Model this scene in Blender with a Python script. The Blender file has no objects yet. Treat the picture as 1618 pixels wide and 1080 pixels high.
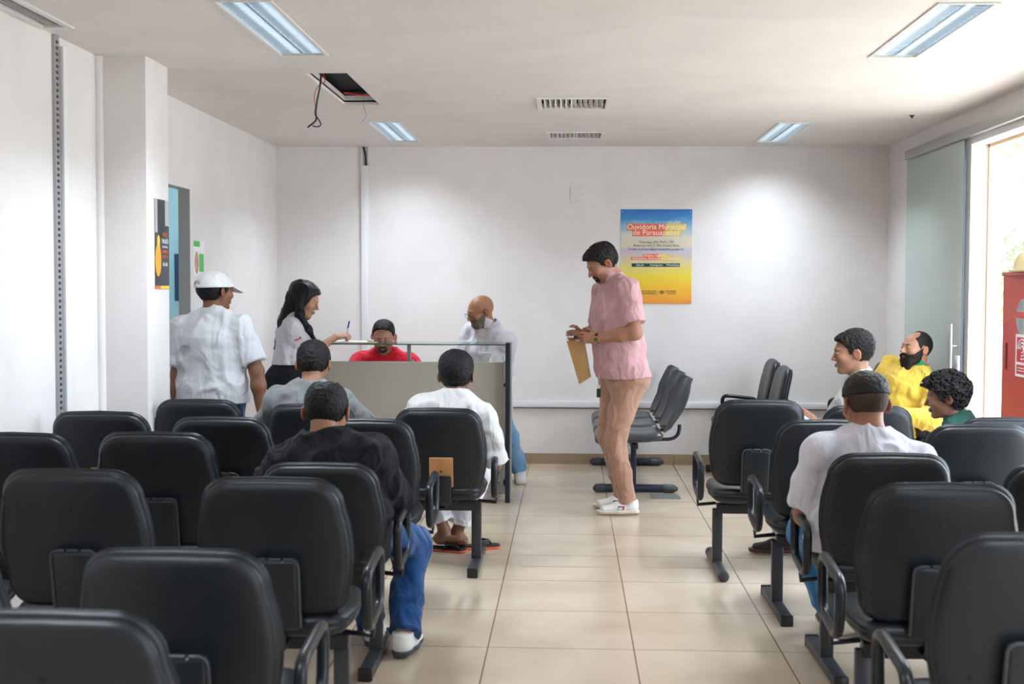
import bpy, bmesh, math, random
import numpy as np
from mathutils import Vector, Matrix
PI = math.pi
random.seed(7)
SC = bpy.context.scene
COL = SC.collection

# ------------------------------------------------------------------ camera
F_PX, PITCH, YAW, ROLL, EYE = 2002.044, .0439, -.0454, .0034, 1.4855
_f = Vector((math.sin(YAW)*math.cos(PITCH), math.cos(YAW)*math.cos(PITCH), -math.sin(PITCH)))
_r0 = Vector((math.cos(YAW), -math.sin(YAW), 0)); _u0 = _r0.cross(_f)
CR = math.cos(ROLL)*_r0 + math.sin(ROLL)*_u0
CU = math.cos(ROLL)*_u0 - math.sin(ROLL)*_r0
CF = _f
cam_d = bpy.data.cameras.new('camera'); cam = bpy.data.objects.new('camera', cam_d); COL.objects.link(cam)
cam_d.sensor_width = 36; cam_d.lens = F_PX/1618*36
cam_d.clip_start = .05; cam_d.clip_end = 200
cam.matrix_world = Matrix(((CR.x, CU.x, -CF.x, 0), (CR.y, CU.y, -CF.y, 0), (CR.z, CU.z, -CF.z, EYE), (0, 0, 0, 1)))
cam_d.dof.use_dof = True; cam_d.dof.focus_distance = 8.3; cam_d.dof.aperture_fstop = 4.5
SC.camera = cam

def at(px, py, Y):
    "world point at depth Y seen at a pixel of the photograph"
    d = CF + CR*(px-809)/F_PX - CU*(py-540)/F_PX
    t = Y/d.y
    return Vector((d.x*t, Y, EYE + d.z*t))

# ------------------------------------------------------------------ light
SC.view_settings.view_transform = 'Standard'; SC.view_settings.look = 'None'
SC.view_settings.gamma = 1; SC.view_settings.use_curve_mapping = False
SC.view_settings.exposure = .25
wd = bpy.data.worlds.new('sky'); SC.world = wd; wd.use_nodes = True
bg = wd.node_tree.nodes['Background']; bg.inputs[0].default_value = (.72, .86, 1, 1); bg.inputs[1].default_value = 7.6
sun_d = bpy.data.lights.new('sun', 'SUN'); sun_d.energy = 14; sun_d.angle = .02; sun_d.color = (1, .95, .86)
sun = bpy.data.objects.new('sun', sun_d); COL.objects.link(sun)
sun.rotation_euler = Vector((.35, .45, -.82)).to_track_quat('-Z', 'Y').to_euler()

# ------------------------------------------------------------------ materials
def nt(name):
    m = bpy.data.materials.new(name); m.use_nodes = True
    return m, m.node_tree.nodes, m.node_tree.links, m.node_tree.nodes['Principled BSDF']
def mat(name, col, rough=.5, metal=0, spec=.5, var=0, vscale=8, bump=0, bscale=60, sheen=0, coat=0, trans=0, ior=1.45, emit=None, estr=0):
    m, N, L, B = nt(name)
    B.inputs['Base Color'].default_value = (*col, 1); B.inputs['Roughness'].default_value = rough
    B.inputs['Metallic'].default_value = metal; B.inputs['Specular IOR Level'].default_value = spec
    if sheen: B.inputs['Sheen Weight'].default_value = sheen
    if coat: B.inputs['Coat Weight'].default_value = coat
    if trans: B.inputs['Transmission Weight'].default_value = trans
    B.inputs['IOR'].default_value = ior
    if emit: B.inputs['Emission Color'].default_value = (*emit, 1); B.inputs['Emission Strength'].default_value = estr
    if var or bump:
        tc = N.new('ShaderNodeTexCoord')
    if var:
        n = N.new('ShaderNodeTexNoise'); n.inputs['Scale'].default_value = vscale; n.inputs['Detail'].default_value = 5
        L.new(tc.outputs['Object'], n.inputs['Vector'])
        mx = N.new('ShaderNodeMix'); mx.data_type = 'RGBA'
        mx.inputs[6].default_value = (*[c*(1-var) for c in col], 1); mx.inputs[7].default_value = (*[min(1, c*(1+var)) for c in col], 1)
        L.new(n.outputs['Fac'], mx.inputs[0]); L.new(mx.outputs[2], B.inputs['Base Color'])
    if bump:
        n2 = N.new('ShaderNodeTexNoise'); n2.inputs['Scale'].default_value = bscale; n2.inputs['Detail'].default_value = 4
        L.new(tc.outputs['Object'], n2.inputs['Vector'])
        b = N.new('ShaderNodeBump'); b.inputs['Strength'].default_value = bump; b.inputs['Distance'].default_value = .01
        L.new(n2.outputs['Fac'], b.inputs['Height']); L.new(b.outputs[0], B.inputs['Normal'])
    return m

def wall_mat(name, col):
    "white emulsion with faint scuffs near the floor"
    m, N, L, B = nt(name)
    tc = N.new('ShaderNodeTexCoord')
    n = N.new('ShaderNodeTexNoise'); n.inputs['Scale'].default_value = 2.3; n.inputs['Detail'].default_value = 8
    n.inputs['Distortion'].default_value = .6
    L.new(tc.outputs['Object'], n.inputs['Vector'])
    r = N.new('ShaderNodeValToRGB'); r.color_ramp.elements[0].position = .3; r.color_ramp.elements[1].position = .62
    r.color_ramp.elements[0].color = (*[c*.93 for c in col], 1); r.color_ramp.elements[1].color = (*col, 1)
    L.new(n.outputs['Fac'], r.inputs[0]); L.new(r.outputs[0], B.inputs['Base Color'])
    B.inputs['Roughness'].default_value = .62; B.inputs['Specular IOR Level'].default_value = .3
    n2 = N.new('ShaderNodeTexNoise'); n2.inputs['Scale'].default_value = 90
    L.new(tc.outputs['Object'], n2.inputs['Vector'])
    b = N.new('ShaderNodeBump'); b.inputs['Strength'].default_value = .12; b.inputs['Distance'].default_value = .005
    L.new(n2.outputs['Fac'], b.inputs['Height']); L.new(b.outputs[0], B.inputs['Normal'])
    return m

M = {}
M['wall'] = wall_mat('wall_paint', (.80, .765, .745))
M['ceiling'] = wall_mat('ceiling_paint', (.79, .73, .695))
M['white_plastic'] = mat('white_plastic', (.78, .78, .79), .4)
M['plate'] = mat('plate_plastic', (.74, .72, .70), .4)
M['white_metal'] = mat('white_metal', (.75, .73, .71), .4)
M['steel'] = mat('brushed_steel', (.72, .72, .74), .25, 1)
M['alu'] = mat('aluminium_rail', (.50, .50, .49), .4, .6)
M['black_metal'] = mat('black_metal', (.012, .013, .016), .35)
M['shell'] = mat('chair_shell', (.0075, .0098, .0130), .40, var=.25, vscale=5, bump=.12, bscale=500)
M['leather'] = mat('chair_leatherette', (.008, .0108, .0142), .34, var=.2, vscale=7, bump=.15, bscale=350)
M['arm'] = mat('arm_plastic', (.008, .0102, .0132), .3)
M['tube'] = mat('leg_tube', (.035, .037, .042), .38)
M['dark_blue_tube'] = mat('dark_blue_tube', (.012, .016, .03), .4)
M['ply'] = mat('plywood', (.42, .20, .075), .6, var=.4, vscale=14)
M['dark'] = mat('dark_void', (.008, .010, .014), .8)
M['cover'] = mat('cover_plastic', (.012, .014, .017), .4)
M['grey_rim'] = mat('cover_rim', (.04, .043, .046), .45)
M['laminate'] = mat('beige_laminate', (.52, .49, .42), .45, var=.03, vscale=3)
M['red_paint'] = mat('red_enamel', (.56, .050, .040), .35, var=.06)
M['orange_paint'] = mat('orange_wall', (.85, .62, .38), .7, var=.1)
M['grey_tape'] = mat('grey_tape', (.17, .17, .165), .5, var=.1, vscale=40)
M['blue_room'] = mat('teal_wall', (.42, .62, .64), .6)
M['jamb'] = mat('jamb_shade_grey', (.42, .40, .38), .6)  # grey holds the doorway's shade in the colour
M['paper'] = mat('paper', (.85, .85, .85), .6)
M['kraft'] = mat('kraft_paper', (.47, .27, .105), .6, var=.15, vscale=20, bump=.4, bscale=30)
M['red_wire'] = mat('red_wire', (.6, .03, .03), .4)
M['black_wire'] = mat('black_wire', (.02, .02, .03), .4)
M['blue_plastic'] = mat('blue_pen', (.02, .04, .4), .3)
M['gold'] = mat('gold_watch', (.55, .36, .12), .3, 1)
M['brown_strap'] = mat('brown_strap', (.05, .02, .014), .5)

def floor_mat():
    m, N, L, B = nt('floor_tiles')
    tc = N.new('ShaderNodeTexCoord'); mp = N.new('ShaderNodeMapping'); mp.inputs['Location'].default_value = (.3278+.0015, -5.1545+6.0+.0015, 0)
    L.new(tc.outputs['Object'], mp.inputs['Vector'])
    br = N.new('ShaderNodeTexBrick'); br.offset = 0; br.squash = 1
    br.inputs['Scale'].default_value = 1; br.inputs['Brick Width'].default_value = .6; br.inputs['Row Height'].default_value = .6
    br.inputs['Mortar Size'].default_value = .0034; br.inputs['Mortar Smooth'].default_value = .3; br.inputs['Bias'].default_value = 0
    br.inputs['Color1'].default_value = (.60, .495, .385, 1); br.inputs['Color2'].default_value = (.63, .53, .415, 1)
    br.inputs['Mortar'].default_value = (.22, .13, .08, 1)
    L.new(mp.outputs[0], br.inputs['Vector'])
    n = N.new('ShaderNodeTexNoise'); n.inputs['Scale'].default_value = 1.6; n.inputs['Detail'].default_value = 7; n.inputs['Distortion'].default_value = .5
    L.new(tc.outputs['Object'], n.inputs['Vector'])
    r = N.new('ShaderNodeValToRGB'); r.color_ramp.elements[0].position = .3; r.color_ramp.elements[1].position = .65
    r.color_ramp.elements[0].color = (.80, .76, .70, 1); r.color_ramp.elements[1].color = (1, 1, 1, 1)
    L.new(n.outputs['Fac'], r.inputs[0])
    mx = N.new('ShaderNodeMix'); mx.data_type = 'RGBA'; mx.blend_type = 'MULTIPLY'; mx.inputs[0].default_value = 1
    L.new(br.outputs['Color'], mx.inputs[6]); L.new(r.outputs[0], mx.inputs[7]); L.new(mx.outputs[2], B.inputs['Base Color'])
    B.inputs['Roughness'].default_value = .22; B.inputs['Specular IOR Level'].default_value = .5
    b = N.new('ShaderNodeBump'); b.inputs['Strength'].default_value = .4; b.inputs['Distance'].default_value = .003; b.invert = True
    L.new(br.outputs['Fac'], b.inputs['Height']); L.new(b.outputs[0], B.inputs['Normal'])
    return m
M['floor'] = floor_mat()
M['baseboard'] = mat('baseboard_tile', (.36, .255, .165), .35, var=.12, vscale=2.5)

def glass_mat(name, tint, diff=0, rough=.02, fres=1.0, dcol=(.6, .75, .7)):
    "thin sheet glass: tinted see-through plus mirror reflection, optionally frosted"
    m, N, L, B = nt(name); N.remove(B)
    out = [n for n in N if n.type == 'OUTPUT_MATERIAL'][0]
    t = N.new('ShaderNodeBsdfTransparent'); t.inputs[0].default_value = (*tint, 1)
    g = N.new('ShaderNodeBsdfGlossy'); g.inputs['Roughness'].default_value = rough
    f = N.new('ShaderNodeFresnel'); f.inputs[0].default_value = 1.5
    mx = N.new('ShaderNodeMixShader')
    sc = N.new('ShaderNodeMath'); sc.operation = 'MULTIPLY'; sc.inputs[1].default_value = fres
    L.new(f.outputs[0], sc.inputs[0]); L.new(sc.outputs[0], mx.inputs[0]); L.new(t.outputs[0], mx.inputs[1]); L.new(g.outputs[0], mx.inputs[2])
    last = mx
    if diff:
        d = N.new('ShaderNodeBsdfDiffuse'); d.inputs[0].default_value = (*dcol, 1)
        tl = N.new('ShaderNodeBsdfTranslucent'); tl.inputs[0].default_value = (*dcol, 1)
        ad = N.new('ShaderNodeMixShader'); ad.inputs[0].default_value = .5
        L.new(d.outputs[0], ad.inputs[1]); L.new(tl.outputs[0], ad.inputs[2])
        m2 = N.new('ShaderNodeMixShader'); m2.inputs[0].default_value = diff
        L.new(mx.outputs[0], m2.inputs[1]); L.new(ad.outputs[0], m2.inputs[2]); last = m2
    L.new(last.outputs[0], out.inputs[0])
    return m
M['glass'] = glass_mat('clear_glass', (.93, .98, .96))
M['glass_edge'] = mat('glass_edge', (.02, .14, .11), .15)
M['frost'] = glass_mat('frosted_green_glass', (.90, .96, .93), diff=.62, rough=.15, dcol=(.88, .95, .92))

# ------------------------------------------------------------------ mesh helpers
class MB:
    def __init__(s): s.v = []; s.f = []
    def add(s, v, f):
        o = len(s.v); s.v += [tuple(p) for p in v]; s.f += [tuple(i+o for i in q) for q in f]; return s
    def box(s, a, b):
        x0, y0, z0 = a; x1, y1, z1 = b
        return s.add([(x0,y0,z0),(x1,y0,z0),(x1,y1,z0),(x0,y1,z0),(x0,y0,z1),(x1,y0,z1),(x1,y1,z1),(x0,y1,z1)],
                     [(0,3,2,1),(4,5,6,7),(0,1,5,4),(1,2,6,5),(2,3,7,6),(3,0,4,7)])
    def rbox(s, a, b, r=.01, n=3):
        "box with rounded edges (super-ellipsoid corners)"
        c = [(a[i]+b[i])/2 for i in range(3)]; h = [abs(b[i]-a[i])/2 for i in range(3)]
        r = min(r, *h)*.999
        bm = bmesh.new(); bmesh.ops.create_cube(bm, size=2)
        for v in bm.verts: v.co = Vector((v.co.x*h[0], v.co.y*h[1], v.co.z*h[2]))
        bmesh.ops.bevel(bm, geom=bm.edges[:], offset=r, segments=n, affect='EDGES', profile=.5)
        vs = [v.co+Vector(c) for v in bm.verts]; bm.verts.index_update()
        fs = [tuple(v.index for v in f.verts) for f in bm.faces]; bm.free()
        return s.add(vs, fs)
    def tube(s, pts, r, n=10, closed=False, up=None, ry=None):
        pts = [Vector(p) for p in pts]; m = len(pts); rs = r if isinstance(r, (list, tuple)) else [r]*m
        vs = []; prev = None
        for i, p in enumerate(pts):
            if closed: d = pts[(i+1) % m]-pts[i-1]
            else: d = pts[min(i+1, m-1)]-pts[max(i-1, 0)]
            d.normalize()
            if up is not None: a = Vector(up)
            elif prev is not None: a = prev
            else: a = Vector((0, 0, 1)) if abs(d.z) < .9 else Vector((1, 0, 0))
            a = (a-d*a.dot(d)).normalized(); prev = a; b = d.cross(a)
            k = (ry/r if ry and not isinstance(r, (list, tuple)) else 1)
            for j in range(n):
                t = 2*PI*j/n; vs.append(p+a*math.cos(t)*rs[i]+b*math.sin(t)*rs[i]*k)
        fs = []
        for i in range(m if closed else m-1):
            for j in range(n):
                i2 = (i+1) % m; fs.append((i*n+j, i*n+(j+1) % n, i2*n+(j+1) % n, i2*n+j))
        if not closed: fs += [tuple(range(n-1, -1, -1)), tuple((m-1)*n+j for j in range(n))]
        return s.add(vs, fs)
    def cyl(s, a, b, r, n=20): return s.tube([a, b], r, n)
    def lathe(s, prof, c=(0, 0, 0), n=24):
        vs = [(c[0]+r*math.cos(2*PI*j/n), c[1]+r*math.sin(2*PI*j/n), c[2]+z) for r, z in prof for j in range(n)]
        fs = [(i*n+j, i*n+(j+1) % n, (i+1)*n+(j+1) % n, (i+1)*n+j) for i in range(len(prof)-1) for j in range(n)]
        fs += [tuple(range(n-1, -1, -1)), tuple((len(prof)-1)*n+j for j in range(n))]
        return s.add(vs, fs)
    def disc(s, c, ax, ra, rb, n=32, t=.0004):
        "thin elliptical plate; ax 'x' or 'y' = its normal axis"
        P = []
        for k in (0, 1):
            for j in range(n):
                u, w_ = ra*math.cos(2*PI*j/n), rb*math.sin(2*PI*j/n)
                P.append((c[0]+k*t, c[1]+u, c[2]+w_) if ax == 'x' else (c[0]+u, c[1]+k*t, c[2]+w_))
        return s.rings([P[:n], P[n:]])
    def rings(s, rings):
        "loft equal-length rings; first and last are closed by a fan"
        n = len(rings[0]); vs = [p for r in rings for p in r]
        fs = [(i*n+j, i*n+(j+1) % n, (i+1)*n+(j+1) % n, (i+1)*n+j) for i in range(len(rings)-1) for j in range(n)]
        fs += [tuple(range(n-1, -1, -1)), tuple((len(rings)-1)*n+j for j in range(n))]
        return s.add(vs, fs)
    def build(s, name, m, parent=None, smooth=None, T=None):
        me = bpy.data.meshes.new(name); me.from_pydata(s.v, [], s.f)
        if T is not None: me.transform(T)
        bm = bmesh.new(); bm.from_mesh(me); bmesh.ops.recalc_face_normals(bm, faces=bm.faces[:]); bm.to_mesh(me); bm.free()
        me.materials.append(m)
        if smooth is not None:
            me.set_sharp_from_angle(angle=math.radians(smooth)); me.shade_smooth() if False else None
            me.polygons.foreach_set('use_smooth', [True]*len(me.polygons))
        o = bpy.data.objects.new(name, me); COL.objects.link(o)
        if parent is not None: o.parent = parent
        return o

def tag(o, label=None, cat=None, group=None, kind=None):
    if label: o['label'] = label
    if cat: o['category'] = cat
    if group: o['group'] = group
    if kind: o['kind'] = kind
    return o
def empty(name, loc=(0, 0, 0), rz=0):
    o = bpy.data.objects.new(name, None); COL.objects.link(o); o.location = loc; o.rotation_euler = (0, 0, rz); o.empty_display_size = .1
    return o
def struct(o, label=None): return tag(o, label, None, None, 'structure')

def text(name, s, x, z, size, m, parent, Y, align='CENTER', rot=None, sx=1, width=None, ext=.0004, off=0):
    "flat lettering as a mesh; facing -Y at depth Y unless rot is given"
    cu = bpy.data.curves.new(name, 'FONT'); cu.body = s; cu.size = size; cu.align_x = align; cu.extrude = ext; cu.offset = off
    o = bpy.data.objects.new(name, cu); COL.objects.link(o)
    bpy.context.view_layer.update()
    dg = bpy.context.evaluated_depsgraph_get()
    me = bpy.data.meshes.new_from_object(o.evaluated_get(dg))
    bpy.data.objects.remove(o); me.name = name
    if width:
        xs = [v.co.x for v in me.vertices]; w = max(xs)-min(xs); sx = width/w
        if align == 'LEFT': pass
    T = Matrix.Translation((x, Y, z)) @ (rot if rot else Matrix.Rotation(PI/2, 4, 'X')) @ Matrix.Diagonal((sx, 1, 1, 1))
    me.transform(T); me.materials.clear(); me.materials.append(m)
    ob = bpy.data.objects.new(name, me); COL.objects.link(ob); ob.parent = parent
    return ob

# ------------------------------------------------------------------ room shell
XL, XR, YB, ZC = -2.4638, 2.6165, 10.5912, 2.6463
YN = -3.0
struct(MB().box((-3.9, YN-.5, -.1), (XR+.25, YB+.2, 0)).build('floor', M['floor']))
struct(MB().box((-3.9, YB, 0), (XR+.25, YB+.15, ZC+.4)).build('wall_back', M['wall']))

# ceiling plate with openings
FIX = [(-1.345, 5.78, 1.24), (-1.325, 9.59, 1.24), (1.62, 5.91, 1.24), (1.59, 9.69, 1.22),
       (-1.34, 1.9, 1.24), (1.6, 1.9, 1.24), (-1.34, -1.4, 1.24), (1.6, -1.4, 1.24)]  # these four are out of view, added to light the room
FW = .215
holes = [(x-FW/2, x+FW/2, y-l/2+.02, y+l/2-.02) for x, y, l in FIX]
HOLE = (-1.455, -1.225, 6.94, 8.16)
VENTS = [(-.215, .25, 7.86, 8.36), (-.185, .26, 9.59, 10.01), (-2.40, -2.24, 4.95, 5.68)]
holes.append(HOLE); holes += [(a+.03, b-.03, c+.03, d-.03) for a, b, c, d in VENTS]
xs = sorted({-3.9, XR+.25} | {h[i] for h in holes for i in (0, 1)}); ys = sorted({YN-.5, YB+.1} | {h[i] for h in holes for i in (2, 3)})
mb = MB()
bm = bmesh.new(); vd = {}
def V_(x, y):
    if (x, y) not in vd: vd[(x, y)] = bm.verts.new((x, y, ZC))
    return vd[(x, y)]
for i in range(len(xs)-1):
    for j in range(len(ys)-1):
        cx, cy = (xs[i]+xs[i+1])/2, (ys[j]+ys[j+1])/2
        if any(h[0] < cx < h[1] and h[2] < cy < h[3] for h in holes): continue
        bm.faces.new((V_(xs[i], ys[j]), V_(xs[i], ys[j+1]), V_(xs[i+1], ys[j+1]), V_(xs[i+1], ys[j])))
r = bmesh.ops.extrude_face_region(bm, geom=bm.faces[:])
for v in [g for g in r['geom'] if isinstance(g, bmesh.types.BMVert)]: v.co.z += .03
bmesh.ops.recalc_face_normals(bm, faces=bm.faces[:])
me = bpy.data.meshes.new('ceiling'); bm.to_mesh(me); bm.free(); me.materials.append(M['ceiling'])
ceil = bpy.data.objects.new('ceiling', me); COL.objects.link(ceil); struct(ceil)
struct(MB().box((-3.9, YN-.5, ZC+.38), (XR+.25, YB+.1, ZC+.42)).build('ceiling_slab', M['dark']))
# open service hatch over the desk side with its cables
h = empty('ceiling_hatch', (-1.34, 7.55, ZC)); tag(h, 'open rectangular hole in the ceiling with dark void and bare cables showing', 'ceiling opening')
m_ = MB(); x0, x1, y0, y1 = HOLE
for a, b in (((x0-.02, y0-.02), (x0, y1+.02)), ((x1, y0-.02), (x1+.02, y1+.02)), ((x0, y1), (x1, y1+.02)), ((x0, y0-.02), (x1, y0))):
    m_.box((a[0], a[1], ZC+.02), (b[0], b[1], ZC+.06))
T0 = Matrix.Translation((1.34, -7.55, -ZC))
m_.build('hatch_edge', M['ceiling'], h, T=T0)
MB().box((x0-.1, y0-.1, ZC+.10), (x1+.1, y1+.1, ZC+.12)).build('void_panel', M['dark'], h, T=T0)
MB().tube([(x0+.02, y1-.12, ZC+.06), (-1.32, y1-.09, ZC+.05), (x1-.0, y1-.14, ZC+.06)], .006, 6).build('red_cable', M['red_wire'], h, T=T0)
w = empty('hanging_cables', at(503, 118, 7.0)); base = w.location.copy()
tag(w, 'bundle of red and black loose wires dangling from the ceiling hole', 'cable')
def wire(name, pix, m, r=.0035, Y=7.0):
    pts = [at(x, y, Y)-base for x, y in pix]
    # smooth
    P = []
    for i in range(len(pts)-1):
        p0 = pts[max(i-1, 0)]; p1 = pts[i]; p2 = pts[i+1]; p3 = pts[min(i+2, len(pts)-1)]
        for k in range(6):
            t = k/6; P.append(.5*((2*p1)+(p2-p0)*t+(2*p0-5*p1+4*p2-p3)*t*t+(3*p1-p0-3*p2+p3)*t**3))
    P.append(pts[-1])
    return MB().tube(P, r, 6).build(name, m, w)
wire('grey_cable', [(507, 110), (507, 125), (505, 140), (501, 160), (499, 178), (499, 190), (486, 201)], M['black_wire'], .005)
wire('black_cable', [(507, 118), (504, 145), (500, 165), (498, 180), (503, 188), (507, 196), (503, 200), (494, 199)], M['black_wire'])
wire('red_cable', [(507, 112), (512, 120), (513, 130), (503, 136), (497, 150), (498, 165), (500, 180), (502, 188)], M['red_wire'], .0022)
for nm, pix in (('thin_wire', [(544, 168), (541, 174), (538, 182)]),):
    t_ = empty('loose_wire', at(544, 166, 8.1)); base = t_.location.copy(); w = t_
    tag(t_, 'short thin wire hanging from the far left corner of the ceiling hole', 'cable'); wire('strand', pix, M['plate'], .0015, 8.1)
t_ = empty('loose_wire', at(574, 166, 8.1)); base = t_.location.copy(); w = t_
tag(t_, 'long thin wire curling down from the far edge of the ceiling hole', 'cable')
wire('strand', [(574, 158), (575, 168), (578, 178), (577, 186), (573, 192)], M['grey_tape'], .0015, 8.1)

# left side walls: near wall, pillar, recessed wall with an opening
struct(MB().box((-2.60, YN, 0), (-2.405, 6.39, ZC)).build('wall_left', M['wall']))
pil = MB().rbox((-2.60, 6.391, -.02), (-2.156, 6.745, ZC+.01), .006, 2).build('wall_pillar', M['wall'], smooth=40); struct(pil)
struct(MB().tube([(-2.402, 6.386, 0), (-2.402, 6.386, ZC-.001)], .028, 14).build('trim_1', M['wall'], smooth=60), )
mb = MB().box((XL-.075, 6.7, 0), (XL, 7.25, ZC)).box((XL-.075, 8.146, 0), (XL, YB, ZC)).box((XL-.075, 7.25, 2.107), (XL, 8.146, ZC))
struct(mb.build('wall_left_recess', M['wall']))
struct(MB().box((XL-.077, 8.143, 0), (XL-.002, 8.149, 2.107)).box((XL-.077, 7.25, 2.104), (XL-.002, 8.149, 2.11)).build('door_1', M['jamb']))
struct(MB().box((-3.9, 6.6, 0), (-2.6, 6.7, ZC)).box((-3.9, 8.9, 0), (-3.85, YB, ZC)).box((-3.9, 6.6, 0), (-3.85, 8.45, ZC)).box((-3.9, 8.45, 0), (-3.85, 8.9, 1.3)).box((-3.9, 9.3, 0), (XL-.075, 9.35, ZC)).build('wall_side_room', M['blue_room']))  # unseen window gap, added to let light onto the teal wall
MB_ = MB().box((at(277, 440, 9.28).x, 9.26, at(277, 475, 9.28).z), (at(292, 440, 9.28).x, 9.298, at(277, 401, 9.28).z)).build('notice_board', mat('navy_board', (.02, .06, .12), .5)); tag(MB_, 'dark blue notice board on the pale teal wall through the doorway', 'board')

# right wall with sliding door opening
OPY0, OPY1, OPZ = 4.6, 8.45, 2.42
T_ = .11
mb = MB().box((XR, OPY1, 0), (XR+T_, YB, ZC)).box((XR, YN, 0), (XR+T_, .3, ZC)).box((XR, OPY0, OPZ), (XR+T_, OPY1, ZC)).box((XR, 1.7, 0), (XR+T_, OPY0, ZC)).box((XR, .3, 2.42), (XR+T_, 1.7, ZC))  # nearer gap is out of view, added to let daylight in
struct(mb.build('wall_right', M['wall']))
mb = MB().box((XR+T_, OPY1-.02, 0), (XR+T_+.09, YB, ZC+.3)).box((XR+T_, OPY0, OPZ-.02), (XR+T_+.09, OPY1, ZC+.3))
struct(mb.build('trim_door_surround', M['orange_paint']))

mb = MB().box((-2.6, YN-.12, 0), (-1.6, YN, ZC)).box((.6, YN-.12, 0), (XR+.1, YN, ZC)).box((-1.6, YN-.12, 0), (.6, YN, ZC))
struct(mb.build('wall_front', M['wall']))
# baseboard tiles (with joints every 0.6 m)
mb = MB(); x = XL
js = sorted([-.3278+.6*k for k in range(-4, 6)])
edges = [XL]+[j for j in js if XL < j < XR]+[XR]
for a, b in zip(edges[:-1], edges[1:]): mb.box((a+.0015, YB-.012, 0), (b-.0015, YB, .088))
struct(mb.build('baseboard_back', M['baseboard']))
mb = MB()
y = 8.2
while y < YB-.02: mb.box((XL, y+.0015, 0), (XL+.012, min(y+.6, YB-.013)-.0015, .088)); y += .6
struct(mb.build('baseboard_left', M['baseboard']))
struct(MB().box((XR-.012, OPY1, 0), (XR, YB-.013, .088)).build('baseboard_right', M['baseboard']))
# worn scratch marks across the tiles
scr = mat('tile_scratch', (.36, .20, .13), .6)
for i, (a, b, lab) in enumerate([((820, 894), (972, 896.5), 'left'), ((1020, 896), (1128, 899), 'centre'), ((1162, 899), (1200, 900), 'right')]):
    def gp(q):
        d = CF+CR*(q[0]-809)/F_PX-CU*(q[1]-540)/F_PX; t = -EYE/d.z; return (d.x*t, d.y*t)
    p, q = gp(a), gp(b)
    struct(MB().box((p[0], p[1]-.004, .0002), (q[0], p[1]+.004, .0007)).build('trim_floor_scratch', scr))
tp = MB().box((.58, 8.87, .0003), (.79, 9.06, .0012)).build('floor_tape', M['grey_tape']); tag(tp, 'grey tape strip stuck on the floor by the aisle bench', 'tape')

# ------------------------------------------------------------------ back wall fittings
c = empty('cable_raceway', (-1.716, YB, 1.3)); tag(c, 'white vertical cable trunking on the back wall behind the counter', 'cable trunking')
T0 = Matrix.Translation((1.716, -YB, -1.3))
MB().rbox((-1.748, YB-.028, .52), (-1.684, YB-.001, 2.487), .004, 2).build('cover', M['white_plastic'], c, 30, T0)
MB().box((-1.748, YB-.028, 2.487), (-1.742, YB-.001, ZC-.001)).box((-1.69, YB-.028, 2.487), (-1.684, YB-.001, ZC-.001)).box((-1.748, YB-.004, 2.487), (-1.684, YB-.001, ZC-.001)).build('channel', M['white_plastic'], c, None, T0)
MB().tube([(-1.728, YB-.014, ZC-.003), (-1.712, YB-.015, 2.58), (-1.706, YB-.015, 2.44)], .008, 8).build('cable', M['black_wire'], c, 40, T0)
c = empty('wall_raceway', (.4, YB, .5)); tag(c, 'long white horizontal trunking along the lower back wall', 'cable trunking')
T0 = Matrix.Translation((-.4, -YB, -.5))
MB().rbox((-1.90, YB-.032, .476), (XR-.002, YB-.001, .528), .004, 2).build('cover', M['white_plastic'], c, 30, T0)
MB().box((-1.90, YB-.012, .466), (XR-.002, YB-.001, .478)).build('shade_strip', mat('trunk_painted_shade', (.12, .12, .13), .6), c, None, T0)  # dark strip stands in for the shade under the trunking
def plate(x0, z0, x1, z1, lab, Y=YB, name='wall_plate', screws=True):
    e = empty(name, ((x0+x1)/2, Y, (z0+z1)/2)); tag(e, lab, 'wall plate')
    T = Matrix.Translation((-(x0+x1)/2, -Y, -(z0+z1)/2))
    MB().rbox((x0, Y-.009, z0), (x1, Y-.0005, z1), .004, 2).build('cover', M['plate'], e, 30, T)
    if screws:
        for sx in (.15, .85): MB().cyl((x0+(x1-x0)*sx, Y-.0105, (z0+z1)/2), (x0+(x1-x0)*sx, Y-.008, (z0+z1)/2), .004, 10).build('screw', M['steel'], e, 30, T)
    return e
plate(-.001, 2.192, .121, 2.313, 'blank square cover plate high on the back wall left of the colourful poster')
plate(2.098, 2.177, 2.208, 2.291, 'blank square cover plate high on the back wall near the right corner')
a = at(1004, 648, YB); b = at(1018, 668, YB)
so = plate(a.x, b.z, b.x, a.z, 'white socket plate with red marks low on the wall behind the aisle bench', screws=False)
MB().box((-.022, -.0105, .015), (.022, -.0095, .022)).build('red_mark', M['red_paint'], so)
a = at(1022, 652, YB); b = at(1036, 668, YB)
plate(a.x, b.z, b.x, a.z, 'plain box lid low on the wall right of the socket plate', screws=False)

# metal slotted upright on near left wall
u = empty('slotted_upright', (-2.405, 5.85, 1.3)); tag(u, 'tall grey slotted metal shelf upright on the left wall', 'shelf upright')
MB().box((0, -.030, -1.3), (.014, .026, ZC-1.302)).build('rail', mat('upright_metal', (.42, .41, .42), .4, .5), u)
mb = MB(); z = .03
while z < ZC-.03:
    mb.box((.0138, -.014, z-1.3), (.0146, .012, z+.014-1.3)); z += .028
mb.build('slots', M['black_metal'], u)
MB().rbox((0, .034, -1.3), (.03, .085, ZC-1.345), .004, 2).build('side_conduit', M['white_plastic'], u, 30)

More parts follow.
